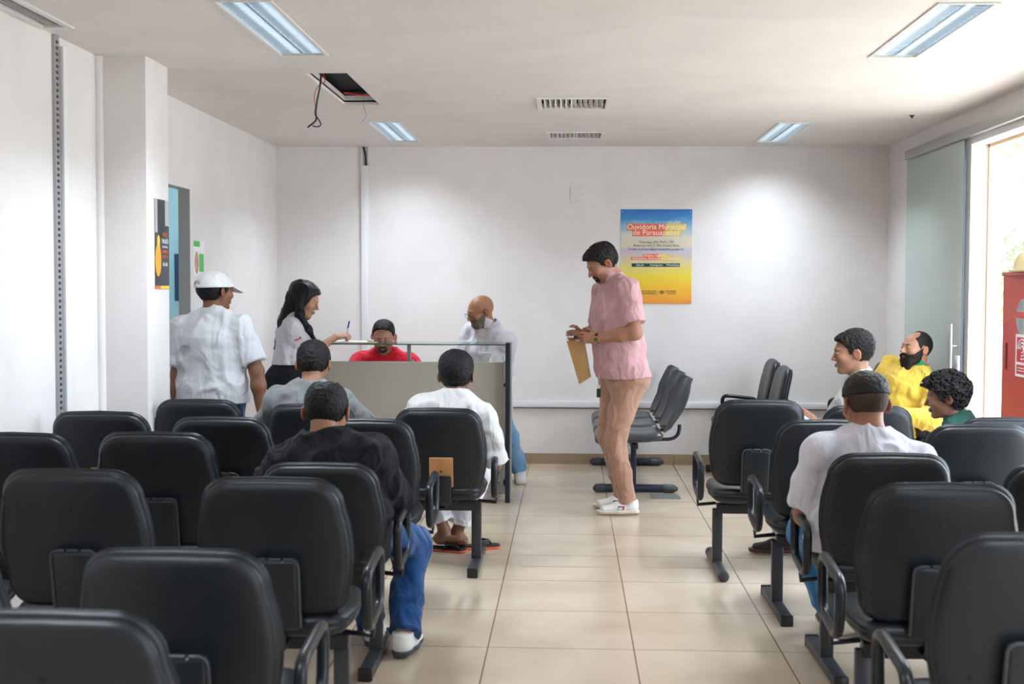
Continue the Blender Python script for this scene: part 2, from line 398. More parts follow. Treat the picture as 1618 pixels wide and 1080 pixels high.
# ------------------------------------------------------------------ ceiling fittings
refl = mat('louvre_aluminium', (.82, .88, .92), .32, .8)
tubem = mat('fluorescent_tube', (.9, .95, 1), .3, emit=(.78, .90, 1), estr=.95)
light_labels = ['recessed louvred ceiling light at the upper left beside the ceiling hole', 'recessed louvred ceiling light over the counter near the back wall',
                'recessed louvred ceiling light at the upper right of the room', 'recessed louvred ceiling light near the back wall on the right',
                'unseen louvred ceiling light added left behind the viewer', 'unseen louvred ceiling light added right behind the viewer',
                'unseen louvred ceiling light added farthest left behind the viewer', 'unseen louvred ceiling light added farthest right behind the viewer']
LP = [25, 19, 25, 21, 24, 24, 22, 22]
def fixture(x, y, l, lab, power, on=True):
    e = empty('ceiling_light', (x, y, ZC)); tag(e, lab, 'ceiling light', 'louvred ceiling lights')
    hw, hl = FW/2, l/2-.02
    f = MB()
    for a, b in (((-hw-.018, -hl-.018), (-hw, hl+.018)), ((hw, -hl-.018), (hw+.018, hl+.018)), ((-hw, -hl-.018), (hw, -hl)), ((-hw, hl), (hw, hl+.018))):
        f.box((a[0], a[1], -.006), (b[0], b[1], -.0005))
    f.build('frame', M['white_metal'], e)
    t = MB().box((-hw-.001, -hl, .0), (-hw+.002, hl, .085)).box((hw-.002, -hl, .0), (hw+.001, hl, .085)).box((-hw, -hl, .083), (hw, hl, .087)).box((-hw, -hl-.001, 0), (hw, -hl+.002, .085)).box((-hw, hl-.002, 0), (hw, hl+.001, .085))
    t.build('housing', refl, e)
    for s in (-1, 1):
        MB().cyl((s*.052, -hl+.03, .055), (s*.052, hl-.03, .055), .013, 12).build('tube', tubem, e, 60)
        n = 22; lv = MB()
        for i in range(n):
            yy = -hl+(i+.5)*2*hl/n
            x0, x1 = (s*.006, s*(hw-.004)); x0, x1 = min(x0, x1), max(x0, x1)
            lv.add([(x0, yy-.001, .002), (x1, yy-.001, .002), (x1, yy+.011, .032), (x0, yy+.011, .032), (x0, yy+.0015, .002), (x1, yy+.0015, .002), (x1, yy+.0125, .032), (x0, yy+.0125, .032)],
                   [(0, 1, 2, 3), (7, 6, 5, 4), (0, 4, 5, 1), (3, 2, 6, 7)])
        lv.build('louvre', refl, e)
    MB().box((-.006, -hl, .002), (-.004, hl, .04)).box((.004, -hl, .002), (.006, hl, .04)).build('centre_rib', refl, e)
    ld = bpy.data.lights.new('lamp', 'AREA'); ld.shape = 'RECTANGLE'; ld.size = FW-.03; ld.size_y = 2*hl-.05; ld.energy = power; ld.color = (.80, .90, 1); ld.spread = math.radians(128)
    lo = bpy.data.objects.new('lamp', ld); COL.objects.link(lo); lo.parent = e; lo.location = (0, 0, -.008)
    return e
for (x, y, l), lab, pw in zip(FIX, light_labels, LP): fixture(x, y, l, lab, pw)

def vent(x0, x1, y0, y1, lab, along='y', dark_n=99):
    e = empty('air_vent', ((x0+x1)/2, (y0+y1)/2, ZC)); tag(e, lab, 'air vent')
    hx, hy = (x1-x0)/2, (y1-y0)/2; w_ = .03
    f = MB()
    for a, b in (((-hx, -hy), (-hx+w_, hy)), ((hx-w_, -hy), (hx, hy)), ((-hx+w_, -hy), (hx-w_, -hy+w_)), ((-hx+w_, hy-w_), (hx-w_, hy))):
        f.box((a[0], a[1], -.008), (b[0], b[1], -.0005))
    f.build('frame', M['white_metal'], e)
    MB().box((-hx+.005, -hy+.005, .10), (hx-.005, hy-.005, .11)).box((-hx+w_-.003, -hy+w_, .03), (-hx+w_, hy-w_, .1)).box((hx-w_, -hy+w_, .03), (hx-w_+.003, hy-w_, .1)).box((-hx+w_, hy-w_, .03), (hx-w_, hy-w_+.003, .1)).build('duct', M['dark'], e)
    n = 12 if hx > .15 else 5
    if hx < .15: n = 4
    for i in range(n):
        xx = -hx+w_+(i+.5)*2*(hx-w_)/n; d = .022*(1 if i < n/2 else -1)
        if hx < .15: d = -.016
        MB().add([(xx-.001, -hy+w_, -.002), (xx-.001, hy-w_, -.002), (xx+d-.001, hy-w_, .028), (xx+d-.001, -hy+w_, .028), (xx+.0015, -hy+w_, -.002), (xx+.0015, hy-w_, -.002), (xx+d+.0015, hy-w_, .028), (xx+d+.0015, -hy+w_, .028)],
                 [(0, 1, 2, 3), (7, 6, 5, 4), (0, 4, 5, 1), (3, 2, 6, 7), (0, 3, 7, 4), (1, 5, 6, 2)]).build('slat', M['white_metal'], e)
    return e
vent(*VENTS[0], 'slatted air vent in the middle of the ceiling, nearer the viewer')
vent(*VENTS[1], 'air vent in the ceiling closest to the back wall')
vent(*VENTS[2], 'air vent tight against the left wall at the top left corner')
p = at(1500, 178, 8.5); p = Vector((2.30, 8.72, ZC))
sk = MB().lathe([(.018, 0), (.018, -.004), (.010, -.008), (.004, -.02)], (0, 0, 0), 14).build('ceiling_socket', M['black_wire'], smooth=40); sk.location = p; tag(sk, 'tiny dark fixing in the ceiling above the sliding door', 'ceiling fixing')

# ------------------------------------------------------------------ sliding glass door, rail and outside
d = empty('sliding_door', (2.585, 9.2, 0)); tag(d, 'frosted green glass sliding door panel standing open along the right wall', 'door')
MB().box((-.005, -.72, .01), (.005, .70, 2.455)).build('glass_panel', M['frost'], d)
MB().box((-.0055, -.724, .01), (.0055, -.72, 2.455)).build('glass_edge', mat('dark_edge', (.03, .05, .10), .3), d)
hx = empty('door_handle'); hx.parent = d; hx.location = (0, -.665, 0)
MB().tube([(-.055, 0, .45), (-.055, 0, 1.245)], .016, 14).build('inner_bar', M['steel'], hx, 40)
MB().tube([(.018, -.0, .45), (.018, -.0, 1.245)], .009, 14).build('outer_bar', M['steel'], hx, 40)
for z_ in (1.10, .58): MB().tube([(-.055, 0, z_), (.018, 0, z_)], .008, 10).build('fixing_rod', M['steel'], hx, 40)
lk = MB().rbox((-.03, -.715, .93), (.012, -.66, 1.04), .008, 3).build('door_lock', M['steel'], d, 40)
rl = MB().rbox((2.565, 4.3, 2.462), (2.614, 9.918, 2.532), .004, 2).build('door_rail', M['alu'], smooth=30); tag(rl, 'long aluminium sliding door rail high on the right wall', 'door rail')
struct(MB().box((XR-.005, OPY0, 2.42), (XR, OPY1, 2.462)).build('trim_door_head', M['white_plastic']))
# outdoors
gm = mat('outdoor_ground', (.62, .58, .52), .9, var=.1, vscale=1)
struct(MB().box((XR+.25, -12, -.14), (40, 45, -.04)).build('ground', gm))
struct(MB().box((XR+.2, -12, -.1), (XR+1.6, 12, -.01)).build('ground_step', gm))
bw = MB().box((7.5, 17.0, -.04), (16, 17.2, 2.3)).build('garden_wall', mat('outdoor_wall', (.80, .74, .66), .8, var=.05)); tag(bw, 'sunlit pale boundary wall outside the doorway', 'wall')
def tree(x, y, z0, r, lab, seed):
    rnd = random.Random(seed); e = empty('tree', (x, y, 0)); tag(e, lab, 'tree', 'trees outside the doorway')
    MB().tube([(0, 0, -.05), (.1, .05, z0*.6), (0, .1, z0)], [.16, .12, .08], 10).build('trunk', mat('bark', (.16, .10, .06), .9), e, 60)
    mb = MB()
    for i in range(2600):
        while True:
            q = Vector([rnd.uniform(-1, 1) for _ in range(3)])
            if .2 < q.length < 1: break
        c_ = Vector((q.x*r, q.y*r, z0+q.z*r*.7)); 
        if math.sin(c_.x*3.1+seed)*math.sin(c_.y*2.7)*math.sin(c_.z*3.7) < -.12: continue
        a_ = Vector([rnd.uniform(-1, 1) for _ in range(3)]).normalized(); b_ = a_.orthogonal().normalized()
        s_ = rnd.uniform(.05, .10)
        mb.add([c_-a_*s_, c_+b_*s_*.45, c_+a_*s_, c_-b_*s_*.45], [(0, 1, 2, 3)])
    m_ = mat('leaves', (.30, .38, .18), .6, var=.3)
    mb.build('foliage', m_, e)
tree(6.2, 15.2, 3.6, 1.5, 'leafy tree outside the doorway, branches reaching the top of the opening', 2)
tree(5.2, 14.2, 1.6, .9, 'low leafy bush tree outside behind the red cabinet', 5)

# ------------------------------------------------------------------ beam seating
def outline(w_top, w_mid, w_bot, h, r, n=12):
    "closed rounded outline (x, z), z from 0 to h"
    half = []
    rb = r*.9
    # right side from bottom centre up to top centre
    pts = [(0, 0)]
    xb, xt = w_bot/2, w_top/2
    for k in range(n+1):
        t = -PI/2+PI/2*k/n; pts.append((xb-rb+rb*math.cos(t), rb+rb*math.sin(t)))
    for k in range(1, 6):
        z = rb+(h-r-rb)*k/6; u = k/6
        x = (1-u)**2*xb+2*u*(1-u)*(2*w_mid/2-.5*(xb+xt))+u*u*xt
        pts.append((x, z))
    for k in range(n+1):
        t = PI/2*k/n; pts.append((xt-r+r*math.cos(t), h-r+r*math.sin(t)))
    pts.append((0, h+.004))
    left = [(-x, z) for x, z in pts[-2:0:-1]]
    return pts+left
def pad(out, prof, bend, cz, axis='back'):
    "loft scaled copies of an outline; prof = (scale-inset m, depth); bend(x, z) adds depth"
    rings = []
    cx = 0
    for ins, dep in prof:
        ring = []
        for x, z in out:
            dx, dz = x-cx, z-cz; L = math.hypot(dx, dz); k = max(0, 1-ins/L) if ins < 5 else 0
            X, Z = cx+dx*k, cz+dz*k
            ring.append((X, dep+bend(X, Z), Z))
        rings.append(ring)
    return rings
BO = outline(.440, .482, .452, .445, .092)
def back_bend(x, z): return .22*x*x - .10*(z-.16)**2*1.2
SO = outline(.43, .475, .45, .44, .09)
def seat_bend(x, z): return 0

def make_back(e, x, y, zt, side, cover='plastic', tilt=10, parent=None):
    "backrest with its top at zt; shell faces -Y"
    b = empty('backrest_holder')
    T = Matrix.Translation((x, y, zt-.445)) @ Matrix.Rotation(math.radians(tilt), 4, 'X')
    bpy.data.objects.remove(b)
    sh = MB().rings(pad(BO, [(9, .0), (.17, .0), (.10, .0), (.03, .002), (.010, .008), (.004, .017), (.004, .026), (.012, .028)], back_bend, .22)).build('backrest', M['shell'], e, 50, T)
    cu = MB().rings(pad(BO, [(.012, .026), (.0, .029), (-.006, .037), (-.006, .046), (.002, .056), (.014, .064), (.05, .072), (.11, .074), (9, .072)], back_bend, .22)).build('cushion', M['leather'], sh, 50, T)
    pi = [((x_)*1.0+.0 if False else x_, .0435+back_bend(x_, z_), z_) for x_, z_ in BO]
    P = []
    for x_, z_ in BO:
        L = math.hypot(x_, z_-.22); k = 1+.0065/L; X_, Z_ = x_*k, .22+(z_-.22)*k
        P.append((X_, .041+back_bend(X_, Z_), Z_))
    MB().tube(P, .0028, 6, closed=True).build('piping', M['leather'], cu, 60, T)
    for hx_, hz in ((.0+.012*side, .335), (.155*side, .105)):
        yb = back_bend(hx_, hz)
        MB().add([(hx_+.0075*math.cos(t*PI/6), yb-.0012, hz+.0065*math.sin(t*PI/6)) for t in range(12)]+[(hx_, yb-.0004, hz)], [(t, (t+1) % 12, 12) for t in range(12)]).build('screw_hole', M['dark'], sh, None, T)
    cx = .015*side
    if cover == 'plastic':
        MB().rbox((cx-.07, -.034, -.03), (cx+.07, .004, .205), .014, 3).build('bracket_cover', M['cover'], sh, 40, T)
        g = MB()
        pts = [(cx-.072, -.028, -.02), (cx-.072, -.028, .185), (cx-.066, -.028, .20), (cx-.052, -.028, .207), (cx-.028, -.028, .207)]
        g.tube(pts, .0055, 6); g.tube([(cx-.018, -.028, .207), (cx+.018, -.028, .207)], .0055, 6)
        g.tube([(cx+.028, -.028, .207), (cx+.052, -.028, .207), (cx+.066, -.028, .20), (cx+.072, -.028, .185), (cx+.072, -.028, -.02)], .0055, 6)
        g.build('cover_rim', M['grey_rim'], sh, 50, T)
    else:
        pw = MB().rbox((cx-.062, -.006, .04), (cx+.062, .004, .20), .014, 3).build('plywood_patch', M['ply'], sh, 40, T); tag(pw, 'bare plywood patch')
        MB().rbox((cx-.03, -.02, -.05), (cx+.052, -.004, .105), .01, 2).rbox((cx-.005, -.008, .12), (cx+.005, -.004, .13), .002, 2).build('bracket', M['black_metal'], sh, 40, T)
    MB().rbox((x-.035, y-.012, .335), (x+.035, y+.012, zt-.38), .004, 2).rbox((x-.035, y-.012, .335), (x+.035, y+.16, .352), .004, 2).build('back_bracket', M['black_metal'], e, 40)
    return sh
def make_seat(e, x, y, zt=.455):
    "seat cushion and shell, y = its rear edge"
    T = Matrix.Translation((x, y, zt)) @ Matrix.Rotation(math.radians(2), 4, 'X') @ Matrix(((1, 0, 0, 0), (0, 0, 1, 0), (0, 1, 0, 0), (0, 0, 0, 1)))
    # outline z -> world y ; profile depth -> world z
    sb = lambda x_, z_: .25*x_*x_*.3 - .55*max(0, z_-.34)**2*4
    s = MB().rings(pad(SO, [(9, -.012), (.12, -.010), (.05, -.006), (.018, -.012), (.002, -.022), (-.004, -.034), (.0, -.044), (.008, -.048)], sb, .22)).build('seat', M['leather'], e, 50, T)
    MB().rings(pad(SO, [(.008, -.046), (.004, -.054), (.006, -.066), (.02, -.080), (.05, -.088), (.11, -.092), (9, -.093)], sb, .22)).build('seat_shell', M['shell'], s, 50, T)
    return s
def smooth_path(pts, closed=True, k=5):
    pts = [Vector(p) for p in pts]; n = len(pts); out = []
    for i in range(n):
        p0, p1, p2, p3 = pts[i-1], pts[i], pts[(i+1) % n], pts[(i+2) % n]
        for j in range(k):
            t = j/k; out.append(.5*((2*p1)+(p2-p0)*t+(2*p0-5*p1+4*p2-p3)*t*t+(3*p1-p0-3*p2+p3)*t**3))
    return out
def round_rect(P, r, k=5):
    out = []; n = len(P)
    for i in range(n):
        p = Vector(P[i]); a = (Vector(P[i-1])-p); b = (Vector(P[(i+1) % n])-p); ra = min(r, a.length*.45); rb = min(r, b.length*.45)
        s_ = p+a.normalized()*ra; e_ = p+b.normalized()*rb
        for j in range(k+1):
            t = j/k; out.append(s_*(1-t)**2+p*2*t*(1-t)+e_*t*t)
    return out
def make_arm(e, x, y, s, m=None):
    "closed loop armrest outside the seat; y = back line, s = outward side"
    lp = round_rect([(x, y-.01, .568), (x, y+.29, .602), (x, y+.275, .412), (x, y+.02, .382)], .06)
    a = MB().tube(lp, .0155, 10, closed=True, up=(1, 0, 0)).v
    # widen sideways: flat strap section
    vs = [(x+(v[0]-x)*1.12, v[1], v[2]) for v in a]
    mb = MB().tube(lp, .0155, 10, closed=True, up=(1, 0, 0)); mb.v = vs
    ar = mb.build('armrest', m or M['arm'], e, 60)
    MB().tube([(x+.005*s, y+.11, .375), (x+.005*s, y+.11, .345), (x-.09*s, y+.13, .35)], .009, 8).build('arm_bolt', M['black_metal'], ar, 40)
def bench(name, lab, seats, y, n_arm='both', oval=False, loc_x=None, rz=0, org=None, group='black waiting room seating rows', tube='tube', legs=None, armmat=None, foot_y=(-.28, .30)):
    """seats: list of (x, back top z or None, cover kind, side). y = stem line (local 0)"""
    xs_ = [s[0] for s in seats]; cx = (min(xs_)+max(xs_))/2
    e = empty(name, (cx, y, 0) if org is None else org, rz); tag(e, lab, 'seating', group)
    rel = [(s[0]-cx if org is None else s[0],)+tuple(s[1:]) for s in seats]
    x0, x1 = min(r_[0] for r_ in rel), max(r_[0] for r_ in rel)
    MB().rbox((x0-.19, -.03, .30), (x1+.21, .03, .352), .006, 2).build('beam', M['black_metal'], e, 40)
    lx = legs or [x0-.16 if n_arm == 'right' else x0-.185, x1+.185]
    for X in lx:
        l = MB().rbox((X-.026, -.018, .03), (X+.026, .018, .325), .006, 2).build('leg', M[tube], e, 40)
        if oval:
            MB().tube([(X, foot_y[0], .028), (X, foot_y[1], .028)], .026, 16).build('foot', M[tube], l, 40)
            MB().tube([(X, foot_y[0]-.022, .028), (X, foot_y[0]-.015, .028), (X, foot_y[0]+.03, .028)], [.012, .028, .0285], 16).build('foot_cap', M['grey_rim'], l, 40)
            MB().tube([(X, foot_y[1]-.03, .028), (X, foot_y[1]+.015, .028), (X, foot_y[1]+.022, .028)], [.0285, .028, .012], 16).build('foot_cap', M['grey_rim'], l, 40)
        else:
            MB().rbox((X-.026, foot_y[0], .004), (X+.026, foot_y[1], .046), .005, 2).build('foot', M[tube], l, 40)
            MB().rbox((X-.028, foot_y[0]-.006, .001), (X+.028, foot_y[0]+.02, .050), .006, 2).build('foot_cap', M['black_metal'], l, 40)
            MB().rbox((X-.028, foot_y[1]-.02, .001), (X+.028, foot_y[1]+.006, .050), .006, 2).build('foot_cap', M['black_metal'], l, 40)
    for X, zt, cov, side in rel:
        make_seat(e, X, -.17)
        MB().rbox((X-.09, -.10, .352), (X+.09, .12, .366), .004, 2).build('seat_plate', M['black_metal'], e, 40)
        if zt: make_back(e, X, -.20+.04, zt, side, cov)
    if n_arm in ('both', 'left'): make_arm(e, x0-.285, -.12, -1, armmat)
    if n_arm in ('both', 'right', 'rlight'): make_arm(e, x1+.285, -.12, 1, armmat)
    if n_arm == 'rlight': make_arm(e, x0-.285, -.12, -1)
    return e
def bx(px, Y): return at(px, 700, Y).x
ROWY = [6.66, 5.82, 4.95, 4.08, 3.13, 2.42]
def yb(i): return ROWY[i]-.2
def zt_(py, i): return at(700, py, yb(i)-.045).z-.003
L_ = 1
bench('waiting_bench', 'front row of seats left of the aisle, one back with a bare plywood patch', [(bx(313, yb(0)), zt_(636, 0), 'plastic', 1), (bx(491, yb(0)), zt_(642, 0), 'plastic', 1), (bx(692, yb(0)), zt_(647, 0), 'ply', 1)], ROWY[0], n_arm='right')
bench('waiting_bench', 'second row of seats left of the aisle, just behind the front row', [(max(-2.12, bx(120, yb(1))), zt_(657, 1), 'ply', 1), (bx(348, yb(1)), zt_(664, 1), 'plastic', 1), (bx(575, yb(1)), zt_(665, 1), 'plastic', 1)], ROWY[1], n_arm='right')
bench('waiting_bench', 'third row of seats left of the aisle, holding the man in the dark shirt', [(-2.13, zt_(693, 2), 'plastic', 1), (bx(245, yb(2)), zt_(690, 2), 'plastic', 1), (bx(505, yb(2)), zt_(737, 2), 'plastic', 1)], ROWY[2], n_arm='right')
bench('waiting_bench', 'fourth row of seats left of the aisle, right behind the dark shirted man', [(-2.13, zt_(752, 3), 'plastic', 1), (bx(110, yb(3)), zt_(752, 3), 'plastic', 1), (bx(428, yb(3)), zt_(762, 3), 'plastic', 1)], ROWY[3], n_arm='right')
bench('waiting_bench', 'second nearest row of seats at the lower left', [(bx(-155, yb(4)), zt_(880, 4), 'plastic', 1), (bx(272, yb(4)), zt_(880, 4), 'plastic', 1)], ROWY[4], n_arm='right')
bench('waiting_bench', 'nearest seat back cut off by the bottom left corner', [(bx(60, yb(5)), zt_(985, 5), 'plastic', 1)], ROWY[5])
bench('waiting_bench', 'front row of seats right of the aisle with rounded foot caps', [(bx(1200, yb(0)), zt_(630, 0), 'plastic', -1), (bx(1371, yb(0)), zt_(638, 0), 'plastic', -1)], ROWY[0], oval=True, n_arm='rlight', armmat=mat('arm_painted_highlight', (.30, .31, .32), .3))  # lighter grey on the right armrest paints in a highlight
bench('waiting_bench', 'front row seats at the far right, where the child in green sits', [(bx(1588, yb(0)), zt_(655, 0), 'plastic', -1)], ROWY[0], n_arm='none')
bench('waiting_bench', 'second row of seats right of the aisle', [(bx(1309, yb(1)), zt_(661, 1), 'plastic', -1), (bx(1549, yb(1)), zt_(666, 1), 'plastic', -1)], ROWY[1])
bench('waiting_bench', 'third row of seats right of the aisle, holding the man in the white tee', [(bx(1407, yb(2)), zt_(713, 2), 'plastic', -1), (bx(1688, yb(2)), zt_(728, 2), 'plastic', -1)], ROWY[2])
bench('waiting_bench', 'fourth row of seats right of the aisle, its whole back in view', [(bx(1491, yb(3)), zt_(760, 3), 'plastic', -1), (bx(1800, yb(3)), zt_(765, 3), 'plastic', -1)], ROWY[3])
bench('waiting_bench', 'nearest row of seats at the lower right edge', [(bx(1655, yb(4)), zt_(838, 4), 'plastic', -1)], ROWY[4])
# the two rows along the far wall area, turned to face left  (local +Y -> world -X, local +X -> world +Y)
bench('side_bench', 'padded bench facing left in front of the back wall, right of the aisle', [(.55, .905, 'plastic', 1), (0, .885, 'plastic', 1), (-.55, None, 'plastic', 1)], 0, n_arm='right', rz=PI/2, org=(1.42, 9.60, 0), group='padded benches facing left', oval=True, legs=[-.60, .62])
bench('side_bench', 'padded bench facing left beside the glass door, holding the man in yellow', [(.55, .90, 'plastic', 1), (0, .90, 'plastic', 1), (-.55, .90, 'plastic', 1)], 0, n_arm='right', rz=PI/2, org=(2.24, 9.35, 0), group='padded benches facing left', oval=True, legs=[-.74, .74])

# moulded three seat bench at the end of the aisle, also facing left
e = empty('aisle_bench', (.46, 9.68, 0)); tag(e, 'three moulded grey seats on curved tube supports at the aisle end', 'seating')
MB().rbox((-.02, -.72, .335), (.03, .72, .375), .006, 2).build('beam', M['black_metal'], e, 40)
for Y in (-.56, .84):
    l = MB().rbox((-.015, Y-.02, .03), (.025, Y+.02, .34), .005, 2).build('leg', M['dark_blue_tube'], e, 40)
    MB().tube([(-.26, Y, .034), (.28, Y, .034)], .030, 16).build('foot', M['dark_blue_tube'], l, 40)
    MB().tube([(-.285, Y, .030), (-.265, Y, .033), (-.20, Y, .034)], [.012, .032, .033], 16).build('foot_cap', M['grey_rim'], l, 40)
    MB().tube([(.22, Y, .034), (.29, Y, .033), (.325, Y, .030)], [.033, .032, .012], 16).build('foot_cap', M['grey_rim'], l, 40)
sm_ = mat('moulded_seat', (.05, .056, .062), .32, var=.1)
for Y in (-.58, 0, .58):
    # seat: rounded tray, curled down at the front (-X)
    rings = []
    N_ = 14
    prof = [(-.275, .405), (-.27, .43), (-.245, .452), (-.18, .462), (-.05, .452), (.06, .447), (.15, .455), (.19, .452), (.205, .435), (.19, .405), (.10, .385), (-.05, .378), (-.18, .375), (-.255, .37), (-.275, .385)]
    for k, yy in enumerate([-.235, -.230, -.215, -.19, -.1, 0, .1, .19, .215, .230, .235]):
        a = abs(yy); s_ = 1 if a < .19 else (1-((a-.19)/.047)**2*.12)
        rings.append([(x*s_, Y+yy, .418+(z-.418)*(s_ if a < .19 else max(.35, 1-((a-.19)/.045)**2*.65))+.10*yy*yy*2) for x, z in prof])
    MB().rings(rings).build('seat', sm_, e, 50)
    # back shell: strongly curved, leaning back
    rings = []
    for t in [0, .015, .04, .08, .14, .2, .28, .36, .45, .54, .62, .7, .78, .85, .9, .94, .97, .99, 1]:
        z = .475+.355*t; xc = .215+.16*t-.06*math.sin(t*PI)*0
        hw = .240*(1-.40*abs(2*t-1)**4)
        th = .022 if .02 < t < .985 else .008
        ring = []
        for k in range(13):
            u = -1+2*k/12; yy = u*hw; bow = .085*(1-u*u)*(.6+.4*math.sin(PI*min(1, t*1.1)))
            ring.append((xc+bow, Y+yy, z+.02*u*u*(1 if t > .5 else -1)))
        for k in range(12, -1, -1):
            u = -1+2*k/12; yy = u*hw; bow = .085*(1-u*u)*(.6+.4*math.sin(PI*min(1, t*1.1)))
            ring.append((xc+bow-th, Y+yy, z+.02*u*u*(1 if t > .5 else -1)))
        rings.append(ring)
    MB().rings(rings).build('backrest', sm_, e, 50)
    MB().tube(smooth_path([(.05, Y, .40), (.20, Y, .392), (.285, Y, .40), (.325, Y, .44), (.33, Y, .52), (.315, Y, .60)], k=4)[:-8], .013, 10).build('back_support', M['dark_blue_tube'], e, 50)

# ------------------------------------------------------------------ reception counter
c = empty('reception_counter', (-1.05, 8.85, 0)); tag(c, 'beige reception counter with a glass ledge on top and black end post', 'counter')
T0 = Matrix.Translation((1.05, -8.85, 0))
xa, xb = -1.70, -.462
MB().rbox((xa, 8.86, .03), (xb, 8.885, .953), .003, 2).build('front_panel', M['laminate'], c, 30, T0)
MB().rbox((xb+.001, 8.84, .03), (xb+.024, 8.90, .962), .003, 2).build('side_trim', mat('grey_trim', (.42, .42, .42), .35, .5), c, 30, T0)
MB().rbox((xa-.024, 8.84, .03), (xa-.001, 8.90, .962), .003, 2).build('side_trim', mat('grey_trim', (.42, .42, .42), .35, .5), c, 30, T0)
MB().rbox((-.437, 8.62, .004), (-.405, 8.78, 1.098), .004, 2).build('end_post', mat('black_post', (.008, .013, .022), .35), c, 30, T0)
MB().rbox((-.407, 8.625, .01), (-.398, 8.775, 1.10), .002, 2).build('post_strip', mat('grey_strip', (.25, .25, .25), .35), c, 30, T0)
for z0_, z1_ in ((.79, .812), (.10, .14)): MB().rbox((-.455, 8.74, z0_), (-.43, 8.87, z1_), .003, 2).build('connector', M['black_metal'], c, 30, T0)
MB().box((xa-.02, 8.70, 1.078), (-.44, 9.08, 1.086)).build('glass_ledge', M['glass'], c, None, T0)
MB().box((xa-.02, 8.6985, 1.0782), (-.44, 8.6999, 1.0858)).build('glass_edge', M['glass_edge'], c, None, T0)
for X in (-1.13,):
    MB().rbox((X-.013, 8.87, .953), (X+.013, 8.90, 1.078), .003, 2).rbox((X-.013, 8.87, .95), (X+.03, 8.92, .965), .003, 2).build('ledge_bracket', mat('bracket_grey', (.30, .30, .29), .4, .3), c, 30, T0)
MB().rbox((xa-.02, 8.89, .70), (xb, 9.45, .725), .004, 2).build('desk_top', M['laminate'], c, 30, T0)
for x_ in (xa-.015, xb-.03): MB().box((x_, 9.0, .004), (x_+.025, 9.4, .70)).build('desk_side', M['laminate'], c, None, T0)
# spray bottle standing on a box behind the panel
s = empty('spray_bottle', (at(773, 570, 8.98).x, 8.98, .7255)); tag(s, 'white trigger spray bottle standing behind the counter panel', 'bottle')
MB().lathe([(.035, 0), (.037, .01), (.037, .13), (.030, .165), (.014, .19), (.013, .20)], n=20).build('body', M['white_plastic'], s, 40)
MB().lathe([(.015, .198), (.015, .222)], n=16).rbox((-.045, -.011, .222), (.022, .011, .252), .006, 3).rbox((-.056, -.007, .232), (-.044, .007, .248), .003, 2).rbox((-.034, -.005, .185), (-.026, .005, .226), .003, 2).build('trigger_head', M['white_plastic'], s, 40)
MB().box((.3, 0, 0), (.3, 0, 0)) if False else None
s.scale = (1.1, 1.1, 1.15)
# papers and clipboard on the glass ledge
b0 = at(560, 541, 8.82)
k = empty('clipboard', (b0.x, 8.83, 1.0865)); tag(k, 'brown clipboard with white sheets on the glass ledge under the pen', 'clipboard')
MB().box((-.155, -.11, 0), (.15, .11, .004)).build('board', M['kraft'], k)
MB().box((-.15, -.105, .0042), (.10, .105, .010)).build('sheets', M['paper'], k)
MB().rbox((.09, -.03, .010), (.135, .03, .022), .004, 2).build('clip', M['steel'], k, 40)

# ------------------------------------------------------------------ red hydrant cabinet and things on it
r_ = empty('hydrant_cabinet', (2.53, 6.95, 0)); tag(r_, 'tall red fire hose cabinet with oval window by the glass door', 'cabinet')
za = 1.575
MB().rbox((-.075, -.45, .25), (.085, .36, za-.02), .004, 2).build('body', M['red_paint'], r_, 30)
MB().rbox((-.082, -.46, za-.022), (.09, .368, za), .003, 2).build('lid', M['red_paint'], r_, 30)
for x_ in (-.05, .05):
    for y_ in (-.42, .30): MB().box((x_, y_, 0), (x_+.03, y_+.03, .25)).build('leg', M['red_paint'], r_)
dr = MB().rbox((-.079, -.43, .28), (-.0745, .345, za-.035), .002, 1).build('door', M['red_paint'], r_, 30)
wy = .02; wz = at(1602, 501, 6.98).z
MB().rings([[(-.0795+d_, wy+(.100+q)*math.cos(t*PI/16), wz+(.100+q)*math.sin(t*PI/16)) for t in range(32)] for q, d_ in ((.0, .0), (.008, -.002), (.008, .004))]).build('window_frame', M['red_paint'], dr, 40)
hose = mat('hose_seen_through_window', (.32, .33, .33), .25, var=.5, vscale=7)
MB().disc((-.0838, wy, wz), 'x', .099, .099).build('window_pane', hose, dr)
MB().box((-.0846, wy-.09, wz-.005), (-.0840, wy+.09, wz+.030)).build('red_band', M['red_paint'], dr)
MB().rbox((-.0835, .26, 1.03), (-.079, .285, 1.18), .002, 1).build('handle_slot', mat('dark_red', (.15, .01, .01), .5), dr)
sg = empty('hydrant_sign', (-.0835+2.53, 6.95, at(1600, 562, 6.95).z)); tag(sg, 'small white and red fire hose sign on the red cabinet door', 'sign')
MB().rbox((-.004, -.105, -.115), (0.001, .105, .115), .001, 1).build('plate', M['paper'], sg, 30)
pr_ = mat('sign_red', (.62, .04, .06), .5)
for q_ in (((-.0046, -.085, -.035), (-.0041, .085, .10)), ((-.0046, -.085, -.10), (-.0041, .085, -.05))): MB().box(*q_).build('red_field', pr_, sg)
for q in (.018, .036, .054):
    MB().tube([(-.0050, (q*math.cos(t*PI/12))*1.2-.0, .035+q*math.sin(t*PI/12)) for t in range(20)], .0045, 6).build('hose_ring', M['paper'], sg)
MB().box((-.0052, -.07, -.07), (-.0047, .07, -.065)).box((-.0052, -.07, -.085), (-.0047, .07, -.08)).build('sign_lines', M['paper'], sg)
he = empty('hard_hat', (2.53, 7.02, za)); tag(he, 'pale yellow hard hat lying on top of the red cabinet', 'helmet')
